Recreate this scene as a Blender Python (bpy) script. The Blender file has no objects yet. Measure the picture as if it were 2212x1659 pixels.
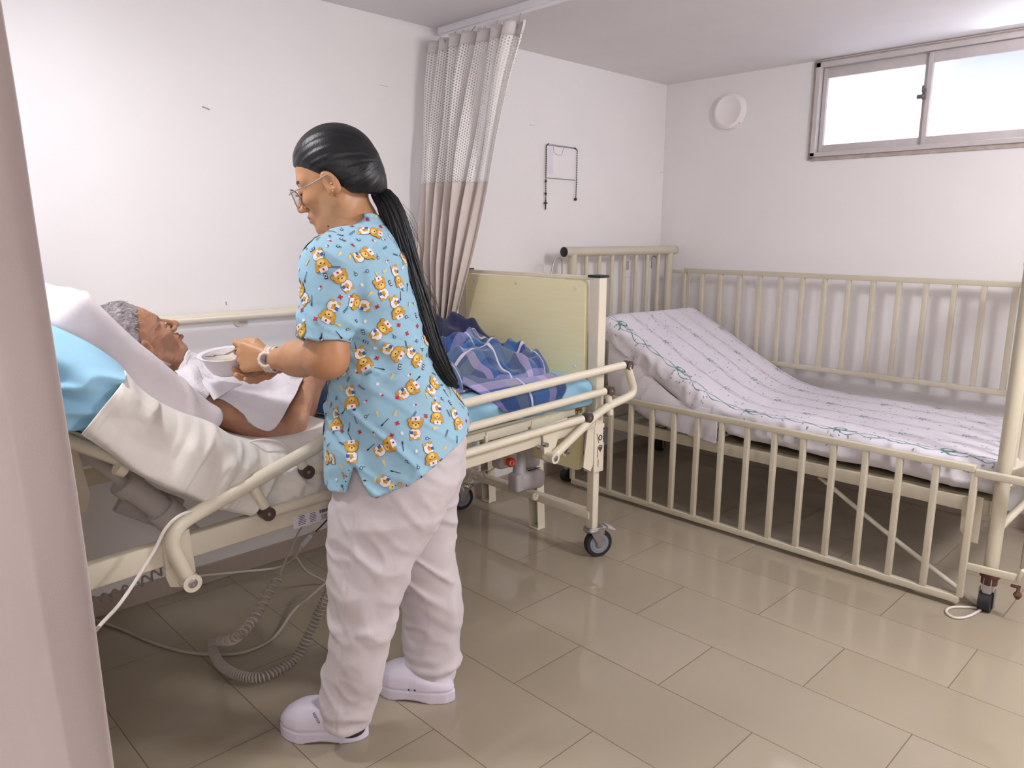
import bpy, bmesh, math, random
import numpy as np
from mathutils import Vector, Matrix
from mathutils.bvhtree import BVHTree
random.seed(7); rng = np.random.default_rng(7)
SC = bpy.context.scene; COL = SC.collection; PI = math.pi

# ------------------------------------------------------------------ camera
CAMH = 1.32; YAW, PIT, ROLL, FPX = 0.7948977, 0.19576312, 0.00497837, 1625.6
IW, IH = 2212, 1659
Fw = np.array([math.cos(YAW)*math.cos(PIT), math.sin(YAW)*math.cos(PIT), -math.sin(PIT)])
r0 = np.array([math.sin(YAW), -math.cos(YAW), 0.0]); u0 = np.cross(r0, Fw)
Rt = math.cos(ROLL)*r0 + math.sin(ROLL)*u0; Up = np.cross(Rt, Fw)
CAMP = np.array([0.0, 0.0, CAMH])
cam = bpy.data.objects.new('camera', bpy.data.cameras.new('camera')); COL.objects.link(cam)
M3 = Matrix(((Rt[0], Up[0], -Fw[0]), (Rt[1], Up[1], -Fw[1]), (Rt[2], Up[2], -Fw[2])))
cam.matrix_world = Matrix.Translation(CAMP) @ M3.to_4x4()
cam.data.sensor_fit = 'HORIZONTAL'; cam.data.sensor_width = 36.0
cam.data.lens = 36.0*FPX/IW; cam.data.clip_start = 0.05; cam.data.clip_end = 60
SC.camera = cam
def at(px, py, ax, v):
    """measured point of the photograph on the plane  axis = v"""
    d = Rt*(px-IW/2)/FPX - Up*(py-IH/2)/FPX + Fw
    return CAMP + d*((v-CAMP[ax])/d[ax])

# ------------------------------------------------------------------ world, exposure, lights
SC.view_settings.view_transform = 'Standard'; SC.view_settings.look = 'None'
SC.view_settings.gamma = 1.0; SC.view_settings.use_curve_mapping = False
SC.view_settings.exposure = 0.50
W = bpy.data.worlds.new('sky'); SC.world = W; W.use_nodes = True
bg = W.node_tree.nodes['Background']; bg.inputs[0].default_value = (0.90, 0.93, 1.0, 1); bg.inputs[1].default_value = 1.6
def area_light(name, loc, size, power, color, rot=(0, 0, 0), shape='DISK', sy=None):
    l = bpy.data.lights.new(name, 'AREA'); l.shape = shape; l.size = size
    if sy: l.size_y = sy
    l.energy = power; l.color = color
    o = bpy.data.objects.new(name, l); COL.objects.link(o); o.location = loc; o.rotation_euler = rot
    return o
area_light('ceiling_lamp_glow', (0.30, 1.94, 2.150), 0.20, 9.0, (1.0, 0.995, 1.0))
def fill_light(loc, power, color):
    l = bpy.data.lights.new('added_fill_light', 'POINT'); l.shadow_soft_size = 0.20; l.energy = power; l.color = color
    o = bpy.data.objects.new('added_fill_light', l); COL.objects.link(o); o.location = loc
fill_light((2.45, -0.55, 2.06), 76, (1.0, 0.99, 0.99))  # added fill out of view, lifts the window wall and ceiling
fill_light((-0.6, -1.4, 2.06), 38, (1.0, 0.99, 0.99))  # second added fill, behind the camera, no known lamp there
area_light('window_daylight', (4.02, 0.85, 1.95), 1.9, 12, (0.90, 0.92, 1.0), (0, math.radians(62), 0), 'RECTANGLE', 0.40)
SC.cycles.max_bounces = 8; SC.cycles.diffuse_bounces = 5; SC.cycles.glossy_bounces = 4
SC.cycles.caustics_reflective = False; SC.cycles.caustics_refractive = False

# ------------------------------------------------------------------ materials
def lin(c):
    return tuple(((x/255)/12.92 if x/255 <= 0.04045 else ((x/255+0.055)/1.055)**2.4) for x in c)
def mat(name, rgb, rough=0.5, metal=0.0, bump=0.0, bscale=40, var=0.0, vscale=3, spec=0.5, sheen=0.0, sss=0.0, trans=0.0, coat=0.0, stretch=(1, 1, 1), detail=3, two=None):
    m = bpy.data.materials.new(name); m.use_nodes = True; nt = m.node_tree
    b = nt.nodes['Principled BSDF']; c = lin(rgb)
    b.inputs['Base Color'].default_value = (*c, 1); b.inputs['Roughness'].default_value = rough
    b.inputs['Metallic'].default_value = metal; b.inputs['Specular IOR Level'].default_value = spec
    if sheen: b.inputs['Sheen Weight'].default_value = sheen; b.inputs['Sheen Roughness'].default_value = 0.5
    if sss:
        b.inputs['Subsurface Weight'].default_value = sss; b.inputs['Subsurface Radius'].default_value = (0.012, 0.005, 0.003)
        b.inputs['Subsurface Scale'].default_value = 1.0
    if trans: b.inputs['Transmission Weight'].default_value = trans
    if coat: b.inputs['Coat Weight'].default_value = coat; b.inputs['Coat Roughness'].default_value = 0.1
    tc = nt.nodes.new('ShaderNodeTexCoord'); mp = nt.nodes.new('ShaderNodeMapping'); mp.inputs['Scale'].default_value = stretch
    nt.links.new(tc.outputs['Object'], mp.inputs[0])
    if bump:
        n = nt.nodes.new('ShaderNodeTexNoise'); n.inputs['Scale'].default_value = bscale; n.inputs['Detail'].default_value = detail
        bp = nt.nodes.new('ShaderNodeBump'); bp.inputs['Strength'].default_value = bump; bp.inputs['Distance'].default_value = 0.01
        nt.links.new(mp.outputs[0], n.inputs['Vector']); nt.links.new(n.outputs[0], bp.inputs['Height']); nt.links.new(bp.outputs[0], b.inputs['Normal'])
    n2 = nt.nodes.new('ShaderNodeTexNoise'); n2.inputs['Scale'].default_value = vscale; n2.inputs['Detail'].default_value = 4
    nt.links.new(mp.outputs[0], n2.inputs['Vector'])
    mx = nt.nodes.new('ShaderNodeMix'); mx.data_type = 'RGBA'
    c2 = lin(two) if two else tuple(x*(1-max(var, 0.03)) for x in c)
    mx.inputs[6].default_value = (*c, 1); mx.inputs[7].default_value = (*c2, 1)
    rp = nt.nodes.new('ShaderNodeMapRange'); rp.inputs[1].default_value = 0.35; rp.inputs[2].default_value = 0.7
    nt.links.new(n2.outputs[0], rp.inputs[0]); nt.links.new(rp.outputs[0], mx.inputs[0]); nt.links.new(mx.outputs[2], b.inputs['Base Color'])
    return m
def N(nt, kind, **kw):
    n = nt.nodes.new(kind)
    for k, v in kw.items(): setattr(n, k, v)
    return n
wallm = mat('wall_paint', (237, 233, 234), 0.45, bump=0.05, bscale=14, var=0.02, vscale=2.2, spec=0.35)
ceilm = mat('ceiling_paint', (234, 230, 232), 0.7, bump=0.05, bscale=10, var=0.04)
cream = mat('cream_enamel', (226, 217, 198), 0.28, var=0.04, vscale=6, spec=0.5)
crib_m = mat('beige_enamel', (200, 191, 172), 0.30, var=0.06, vscale=8, bump=0.02, bscale=60)
laminate = mat('yellow_laminate', (254, 245, 202), 0.33, var=0.04, vscale=4, stretch=(1, 1.2, 14), two=(252, 240, 190))
blackp = mat('black_plastic', (28, 27, 32), 0.4)
brownp = mat('brown_plastic', (84, 66, 64), 0.4)
greyp = mat('grey_plastic', (178, 172, 176), 0.45, var=0.06)
dgreyp = mat('dark_grey_plastic', (96, 94, 98), 0.5)
steel = mat('steel', (176, 172, 170), 0.28, metal=0.9)
rust = mat('rusty_metal', (96, 60, 48), 0.7, var=0.3, vscale=60)
rubber = mat('rubber', (34, 33, 38), 0.6)
wheelg = mat('wheel_grey', (132, 136, 146), 0.5)
bluesheet = mat('light_blue_cotton', (150, 198, 226), 0.8, bump=0.12, bscale=30, var=0.05, sheen=0.2)
whitesheet = mat('white_cotton', (228, 222, 216), 0.85, bump=0.15, bscale=26, var=0.03, sheen=0.2)
pillowm = mat('pillow_vinyl', (232, 224, 230), 0.6, bump=0.10, bscale=36, var=0.05, vscale=16)
toweling = mat('white_towelling', (234, 228, 234), 0.95, bump=0.35, bscale=240, var=0.03, sheen=0.5)
navy = mat('navy_cotton', (28, 32, 74), 0.9, bump=0.2, bscale=60, sheen=0.2)
skin1 = mat('warm_skin', (202, 153, 114), 0.45, bump=0.05, bscale=120, var=0.10, vscale=9, sss=0.06, two=(186, 130, 92))
skin2 = mat('aged_skin', (184, 136, 108), 0.5, bump=0.22, bscale=90, var=0.2, vscale=22, sss=0.05, two=(166, 118, 92), detail=6)
hairm = mat('black_hair', (16, 16, 22), 0.40, bump=0.12, bscale=420, stretch=(1, 1, 0.08), spec=0.45)
greyhair = mat('grey_hair', (178, 170, 172), 0.6, bump=0.6, bscale=120, var=0.5, vscale=26, two=(96, 88, 92), detail=8)
scrub = mat('blue_scrub_cotton', (156, 198, 222), 0.82, bump=0.10, bscale=34, var=0.04, sheen=0.15)
trouser = mat('white_twill', (208, 199, 203), 0.8, bump=0.14, bscale=22, var=0.03, sheen=0.15)
clogm = mat('white_clog_foam', (218, 210, 226), 0.5, bump=0.04, bscale=200)
whitep = mat('white_plastic', (228, 222, 230), 0.3); trackm = mat('track_white', (250, 248, 252), 0.3); paleg = mat('pale_grey_plastic', (206, 199, 199), 0.5)
cablem = mat('cable_white', (214, 206, 200), 0.45)
cableg = mat('cable_grey', (168, 158, 148), 0.5)
curtainm = mat('curtain_cloth', (190, 176, 174), 0.85, bump=0.08, bscale=300, var=0.04, sheen=0.2)
curtain2 = mat('curtain_cloth_pale', (222, 208, 202), 0.85, bump=0.06, bscale=300, var=0.03, sheen=0.2)
whiteband = mat('white_tape', (226, 220, 218), 0.8)
lampw = mat('lamp_white', (244, 238, 240), 0.4)
alum = mat('anodised_aluminium', (204, 196, 196), 0.42, metal=0.1, var=0.08, vscale=20)
tapem = mat('sealant', (196, 182, 176), 0.8, var=0.25, vscale=30)
ink = mat('black_ink', (26, 24, 28), 0.6)
red = mat('red_plastic', (206, 54, 44), 0.35)
gold = mat('gold_metal', (226, 190, 120), 0.2, metal=0.9)
soup = mat('soup', (206, 178, 96), 0.3)
watchm = mat('watch_resin', (238, 220, 208), 0.35)
dark_cord = mat('dark_cord', (52, 50, 52), 0.6)

def glassmat(name, a=0.85, col=(0.9, 0.93, 0.96)):
    m = bpy.data.materials.new(name); m.use_nodes = True; nt = m.node_tree
    nt.nodes.remove(nt.nodes['Principled BSDF']); out = nt.nodes['Material Output']
    t = N(nt, 'ShaderNodeBsdfTransparent'); t.inputs[0].default_value = (*col, 1)
    g = N(nt, 'ShaderNodeBsdfGlossy'); g.inputs['Roughness'].default_value = 0.05
    mx = N(nt, 'ShaderNodeMixShader'); mx.inputs[0].default_value = 1-a
    nt.links.new(t.outputs[0], mx.inputs[1]); nt.links.new(g.outputs[0], mx.inputs[2]); nt.links.new(mx.outputs[0], out.inputs[0])
    return m
glass = glassmat('window_glass', 0.92, (0.96, 0.97, 1)); lens = glassmat('lens_glass', 0.86, (0.88, 0.88, 0.9)); tubem = glassmat('clear_tube', 0.35, (0.95, 0.93, 0.92))

def emit(name, col, s):
    m = bpy.data.materials.new(name); m.use_nodes = True; b = m.node_tree.nodes['Principled BSDF']
    b.inputs['Emission Color'].default_value = (*col, 1); b.inputs['Emission Strength'].default_value = s; b.inputs['Base Color'].default_value = (*col, 1)
    return m
diffuser = emit('lit_diffuser', (1, .97, .93), 9.0)

def tile_mat():
    m = bpy.data.materials.new('glossy_floor_tile'); m.use_nodes = True; nt = m.node_tree; b = nt.nodes['Principled BSDF']
    tc = N(nt, 'ShaderNodeTexCoord'); sp = N(nt, 'ShaderNodeSeparateXYZ'); cb = N(nt, 'ShaderNodeCombineXYZ')
    nt.links.new(tc.outputs['Object'], sp.inputs[0])
    ax = N(nt, 'ShaderNodeMath', operation='SUBTRACT'); ax.inputs[1].default_value = 1.130 - 0.3055*10
    ay = N(nt, 'ShaderNodeMath', operation='SUBTRACT'); ay.inputs[1].default_value = 0.838 - 0.61*10 + 0.0
    nt.links.new(sp.outputs[0], ax.inputs[0]); nt.links.new(sp.outputs[1], ay.inputs[0])
    nt.links.new(ay.outputs[0], cb.inputs[0]); nt.links.new(ax.outputs[0], cb.inputs[1])
    br = N(nt, 'ShaderNodeTexBrick'); br.offset = 0.5; br.offset_frequency = 2
    br.inputs['Scale'].default_value = 1; br.inputs['Brick Width'].default_value = 0.61; br.inputs['Row Height'].default_value = 0.3055
    br.inputs['Mortar Size'].default_value = 0.0016; br.inputs['Mortar Smooth'].default_value = 0.3; br.inputs['Bias'].default_value = 0
    c = lin((165, 153, 136)); c2 = lin((159, 147, 129)); cm = lin((112, 98, 80))
    br.inputs['Color1'].default_value = (*c, 1); br.inputs['Color2'].default_value = (*c2, 1); br.inputs['Mortar'].default_value = (*cm, 1)
    nt.links.new(cb.outputs[0], br.inputs['Vector'])
    n = N(nt, 'ShaderNodeTexNoise'); n.inputs['Scale'].default_value = 2.5; n.inputs['Detail'].default_value = 5; nt.links.new(tc.outputs['Object'], n.inputs['Vector'])
    mr = N(nt, 'ShaderNodeMapRange'); mr.inputs[3].default_value = 0.9; mr.inputs[4].default_value = 1.06; nt.links.new(n.outputs[0], mr.inputs[0])
    mu = N(nt, 'ShaderNodeMix', data_type='RGBA', blend_type='MULTIPLY'); mu.inputs[0].default_value = 1
    nt.links.new(br.outputs[0], mu.inputs[6]); nt.links.new(mr.outputs[0], mu.inputs[7]); nt.links.new(mu.outputs[2], b.inputs['Base Color'])
    mr2 = N(nt, 'ShaderNodeMapRange'); mr2.inputs[3].default_value = 0.075; mr2.inputs[4].default_value = 0.6
    nt.links.new(br.outputs['Fac'], mr2.inputs[0]); nt.links.new(mr2.outputs[0], b.inputs['Roughness'])
    bp = N(nt, 'ShaderNodeBump'); bp.inputs['Strength'].default_value = 0.4; bp.inputs['Distance'].default_value = 0.001; bp.invert = True
    nt.links.new(br.outputs['Fac'], bp.inputs['Height']); nt.links.new(bp.outputs[0], b.inputs['Normal'])
    b.inputs['Specular IOR Level'].default_value = 0.42
    return m
floorm = tile_mat()
skirtm = mat('skirting_tile', (176, 162, 152), 0.25, var=0.08, vscale=12)

def mesh_net_mat():
    m = bpy.data.materials.new('curtain_netting'); m.use_nodes = True; nt = m.node_tree; b = nt.nodes['Principled BSDF']; out = nt.nodes['Material Output']
    b.inputs['Base Color'].default_value = (*lin((246, 242, 240)), 1); b.inputs['Roughness'].default_value = 0.8
    uv = N(nt, 'ShaderNodeUVMap'); mp = N(nt, 'ShaderNodeMapping'); nt.links.new(uv.outputs[0], mp.inputs[0]); mp.inputs['Scale'].default_value = (88, 88, 1)
    br = N(nt, 'ShaderNodeTexBrick'); br.offset = 0.5; br.inputs['Scale'].default_value = 1; br.inputs['Brick Width'].default_value = 1; br.inputs['Row Height'].default_value = 0.9
    br.inputs['Mortar Size'].default_value = 0.31; br.inputs['Mortar Smooth'].default_value = 0.3
    nt.links.new(mp.outputs[0], br.inputs['Vector'])
    t = N(nt, 'ShaderNodeBsdfTransparent'); mx = N(nt, 'ShaderNodeMixShader')
    nt.links.new(br.outputs['Fac'], mx.inputs[0]); nt.links.new(t.outputs[0], mx.inputs[1]); nt.links.new(b.outputs[0], mx.inputs[2]); nt.links.new(mx.outputs[0], out.inputs[0])
    return m
netm = mesh_net_mat()

def plaid_mat():
    m = bpy.data.materials.new('plaid_fleece'); m.use_nodes = True; nt = m.node_tree; b = nt.nodes['Principled BSDF']; b.inputs['Roughness'].default_value = 0.95
    b.inputs['Sheen Weight'].default_value = 0.4
    uv = N(nt, 'ShaderNodeUVMap'); sp = N(nt, 'ShaderNodeSeparateXYZ'); nt.links.new(uv.outputs[0], sp.inputs[0])
    def ramp(src, mul, add, stops):
        a = N(nt, 'ShaderNodeMath', operation='MULTIPLY_ADD'); a.inputs[1].default_value = mul; a.inputs[2].default_value = add; nt.links.new(src, a.inputs[0])
        f = N(nt, 'ShaderNodeMath', operation='FRACT'); nt.links.new(a.outputs[0], f.inputs[0])
        r = N(nt, 'ShaderNodeValToRGB'); r.color_ramp.interpolation = 'CONSTANT'; nt.links.new(f.outputs[0], r.inputs[0])
        e = r.color_ramp.elements
        while len(e) < len(stops): e.new(0.5)
        for k, (p, c) in enumerate(stops): e[k].position = p; e[k].color = (*lin(c), 1)
        return r
    r1 = ramp(sp.outputs[0], 3.3, 0.1, [(0, (40, 92, 146)), (0.34, (92, 106, 124)), (0.56, (186, 170, 206)), (0.70, (60, 106, 166)), (0.86, (28, 66, 122))])
    r2 = ramp(sp.outputs[1], 3.3, 0.3, [(0, (44, 100, 156)), (0.28, (150, 140, 190)), (0.42, (34, 60, 118)), (0.70, (92, 106, 122)), (0.88, (60, 62, 130))])
    mx = N(nt, 'ShaderNodeMix', data_type='RGBA'); mx.inputs[0].default_value = 0.5; nt.links.new(r1.outputs[0], mx.inputs[6]); nt.links.new(r2.outputs[0], mx.inputs[7])
    wv = None
    for s_, off in ((sp.outputs[0], 0.02), (sp.outputs[1], 0.37)):
        a = N(nt, 'ShaderNodeMath', operation='MULTIPLY_ADD'); a.inputs[1].default_value = 3.3; a.inputs[2].default_value = off; nt.links.new(s_, a.inputs[0])
        f = N(nt, 'ShaderNodeMath', operation='FRACT'); nt.links.new(a.outputs[0], f.inputs[0])
        l = N(nt, 'ShaderNodeMath', operation='LESS_THAN'); l.inputs[1].default_value = 0.035; nt.links.new(f.outputs[0], l.inputs[0])
        if wv is None: wv = l
        else:
            mm = N(nt, 'ShaderNodeMath', operation='MAXIMUM'); nt.links.new(wv.outputs[0], mm.inputs[0]); nt.links.new(l.outputs[0], mm.inputs[1]); wv = mm
    m2 = N(nt, 'ShaderNodeMix', data_type='RGBA'); nt.links.new(wv.outputs[0], m2.inputs[0]); nt.links.new(mx.outputs[2], m2.inputs[6]); m2.inputs[7].default_value = (*lin((196, 196, 204)), 1)
    nt.links.new(m2.outputs[2], b.inputs['Base Color'])
    n = N(nt, 'ShaderNodeTexNoise'); n.inputs['Scale'].default_value = 160; tc = N(nt, 'ShaderNodeTexCoord'); nt.links.new(tc.outputs['Object'], n.inputs['Vector'])
    bp = N(nt, 'ShaderNodeBump'); bp.inputs['Strength'].default_value = 0.3; bp.inputs['Distance'].default_value = 0.004; nt.links.new(n.outputs[0], bp.inputs['Height']); nt.links.new(bp.outputs[0], b.inputs['Normal'])
    return m
plaid = plaid_mat()

# ------------------------------------------------------------------ object helpers
def tag(o, label=None, cat=None, group=None, kind=None):
    if label: o['label'] = label
    if cat: o['category'] = cat
    if group: o['group'] = group
    if kind: o['kind'] = kind
    return o
def empty(name, loc, label=None, cat=None, group=None):
    o = bpy.data.objects.new(name, None); COL.objects.link(o); o.location = loc; o.empty_display_size = 0.05
    bpy.context.view_layer.update()
    return tag(o, label, cat, group)
class MB:
    def __init__(s): s.v = []; s.f = []; s.m = []; s.mi = 0; s.uv = None
    def add(s, vs, fs, mi=None):
        b = len(s.v); s.v += [tuple(map(float, x)) for x in vs]
        s.f += [tuple(int(i)+b for i in f) for f in fs]; s.m += [s.mi if mi is None else mi]*len(fs)
        return s
    def box(s, c, size, rot=None, bev=0.0, mi=None):
        hx, hy, hz = [x/2 for x in size]
        if bev <= 0:
            vs = [(x, y, z) for z in (-hz, hz) for y in (-hy, hy) for x in (-hx, hx)]
            fs = [(0, 2, 3, 1), (4, 5, 7, 6), (0, 1, 5, 4), (2, 6, 7, 3), (0, 4, 6, 2), (1, 3, 7, 5)]
        else:
            bm = bmesh.new(); bmesh.ops.create_cube(bm, size=1)
            for v in bm.verts: v.co = Vector((v.co.x*2*hx, v.co.y*2*hy, v.co.z*2*hz))
            bmesh.ops.bevel(bm, geom=list(bm.edges), offset=min(bev, hx*.98, hy*.98, hz*.98), segments=3, affect='EDGES', profile=0.5)
            bm.verts.ensure_lookup_table(); vs = [tuple(v.co) for v in bm.verts]; fs = [tuple(v.index for v in f.verts) for f in bm.faces]; bm.free()
        R = rot if rot is not None else Matrix.Identity(3)
        c = Vector(c); return s.add([tuple(R @ Vector(v) + c) for v in vs], fs, mi)
    def tube(s, pts, r, seg=12, caps=True, closed=False, mi=None, flat=None, up=None):
        P = [np.array(p, float) for p in pts]; n = len(P)
        rr = [r]*n if np.isscalar(r) else list(r)
        T = []
        for i in range(n):
            a = P[(i-1) % n] if (closed or i > 0) else P[i]; b = P[(i+1) % n] if (closed or i < n-1) else P[i]
            t = b-a; T.append(t/(np.linalg.norm(t)+1e-12))
        u = np.array(up if up is not None else (0, 0, 1.0)); u = u - T[0]*(u@T[0])
        if np.linalg.norm(u) < 1e-3: u = np.array((1.0, 0, 0)) - T[0]*T[0][0]
        u /= np.linalg.norm(u); vs = []
        for i in range(n):
            u = u - T[i]*(u@T[i]); u /= (np.linalg.norm(u)+1e-12); w = np.cross(T[i], u)
            for k in range(seg):
                a = 2*PI*k/seg; q = P[i] + rr[i]*(math.cos(a)*u + math.sin(a)*w*(flat or 1)); vs.append(q)
        fs = []
        m = n if closed else n-1
        for i in range(m):
            for k in range(seg):
                a = i*seg+k; b = i*seg+(k+1) % seg; j = ((i+1) % n)*seg
                fs.append((a, b, j+(k+1) % seg, j+k))
        if caps and not closed:
            fs.append(tuple(range(seg))[::-1]); fs.append(tuple((n-1)*seg+k for k in range(seg)))
        return s.add(vs, fs, mi)
    def cyl(s, a, b, r, seg=20, mi=None, r2=None): return s.tube([a, b], [r, r2 if r2 is not None else r], seg, mi=mi)
    def bar(s, a, b, w, h, up=(0, 0, 1), bev=0.003, mi=None):
        a = np.array(a, float); b = np.array(b, float); t = b-a; L = np.linalg.norm(t); t /= L
        u = np.array(up, float); u = u-t*(u@t); u /= np.linalg.norm(u); w_ = np.cross(u, t)
        R = Matrix(((t[0], w_[0], u[0]), (t[1], w_[1], u[1]), (t[2], w_[2], u[2])))
        return s.box((a+b)/2, (L, w, h), R, bev, mi)
    def lathe(s, prof, c, axis=(0, 0, 1), seg=32, mi=None):
        ax = Vector(axis).normalized(); q = Vector((0, 0, 1)).rotation_difference(ax).to_matrix(); c = Vector(c); vs = []
        for r, z in prof:
            for k in range(seg):
                a = 2*PI*k/seg; vs.append(tuple(q @ Vector((r*math.cos(a), r*math.sin(a), z)) + c))
        fs = []
        for i in range(len(prof)-1):
            for k in range(seg): fs.append((i*seg+k, i*seg+(k+1) % seg, (i+1)*seg+(k+1) % seg, (i+1)*seg+k))
        return s.add(vs, fs, mi)
    def ball(s, c, r, seg=16, mi=None, rot=None):
        r = (r, r, r) if np.isscalar(r) else r; vs = []; fs = []; nr = seg//2
        R = rot if rot is not None else Matrix.Identity(3); c = Vector(c)
        for i in range(nr+1):
            t = PI*i/nr
            for k in range(seg):
                a = 2*PI*k/seg; vs.append(tuple(R @ Vector((r[0]*math.sin(t)*math.cos(a), r[1]*math.sin(t)*math.sin(a), r[2]*math.cos(t))) + c))
        for i in range(nr):
            for k in range(seg): fs.append((i*seg+k, (i+1)*seg+k, (i+1)*seg+(k+1) % seg, i*seg+(k+1) % seg))
        return s.add(vs, fs, mi)
    def prism(s, poly, o, ux, uy, depth, mi=None):
        """polygon in the (ux,uy) frame at o, extruded by vector depth"""
        o = np.array(o, float); ux = np.array(ux, float); uy = np.array(uy, float); dp = np.array(depth, float); n = len(poly)
        a = [o+ux*x+uy*y for x, y in poly]; b = [p+dp for p in a]
        fs = [tuple(range(n))[::-1], tuple(range(n, 2*n))] + [(i, (i+1) % n, n+(i+1) % n, n+i) for i in range(n)]
        return s.add(a+b, fs, mi)
    def build(s, name, mats, parent=None, smooth=True, sharp=40, uv=None):
        me = bpy.data.meshes.new(name); me.from_pydata(s.v, [], s.f); mats = mats if isinstance(mats, (list, tuple)) else [mats]
        for m in mats: me.materials.append(m)
        me.polygons.foreach_set('material_index', s.m)
        bm = bmesh.new(); bm.from_mesh(me); bmesh.ops.remove_doubles(bm, verts=bm.verts, dist=1e-6); bmesh.ops.recalc_face_normals(bm, faces=bm.faces); bm.to_mesh(me); bm.free()
        return link(name, me, parent, smooth, sharp)
def link(name, me, parent=None, smooth=True, sharp=40):
    o = bpy.data.objects.new(name, me); COL.objects.link(o)
    if smooth:
        me.polygons.foreach_set('use_smooth', [True]*len(me.polygons))
        if sharp: me.set_sharp_from_angle(angle=math.radians(sharp))
    if parent is not None:
        # coordinates are world coordinates; keep them there under the parent
        root = parent; off = Vector((0, 0, 0))
        while root is not None: off += root.location; root = root.parent
        me.transform(Matrix.Translation(-off)); o.parent = parent
    return o
def S(name, mb, m, **kw): return tag(mb.build(name, m, smooth=kw.pop('smooth', False)), kind='structure', **kw)
def fillet(pts, rad, n=8):
    pts = [np.array(p, float) for p in pts]; out = [pts[0]]
    for i in range(1, len(pts)-1):
        a, b, c = pts[i-1], pts[i], pts[i+1]; r = rad if np.isscalar(rad) else rad[i-1]
        u = (a-b)/np.linalg.norm(a-b); v = (c-b)/np.linalg.norm(c-b)
        r = min(r, np.linalg.norm(a-b)*.49, np.linalg.norm(c-b)*.49)
        p, q = b+u*r, b+v*r
        for k in range(n+1):
            t = k/n; out.append((1-t)**2*p + 2*t*(1-t)*b + t*t*q)
    out.append(pts[-1]); return out
def spline(pts, n=8):
    P = [np.array(p, float) for p in pts]; P = [2*P[0]-P[1]]+P+[2*P[-1]-P[-2]]; out = []
    for i in range(1, len(P)-2):
        for k in range(n):
            t = k/n; out.append(0.5*((2*P[i])+(-P[i-1]+P[i+1])*t+(2*P[i-1]-5*P[i]+4*P[i+1]-P[i+2])*t*t+(-P[i-1]+3*P[i]-3*P[i+1]+P[i+2])*t**3))
    out.append(P[-2]); return out

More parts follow.
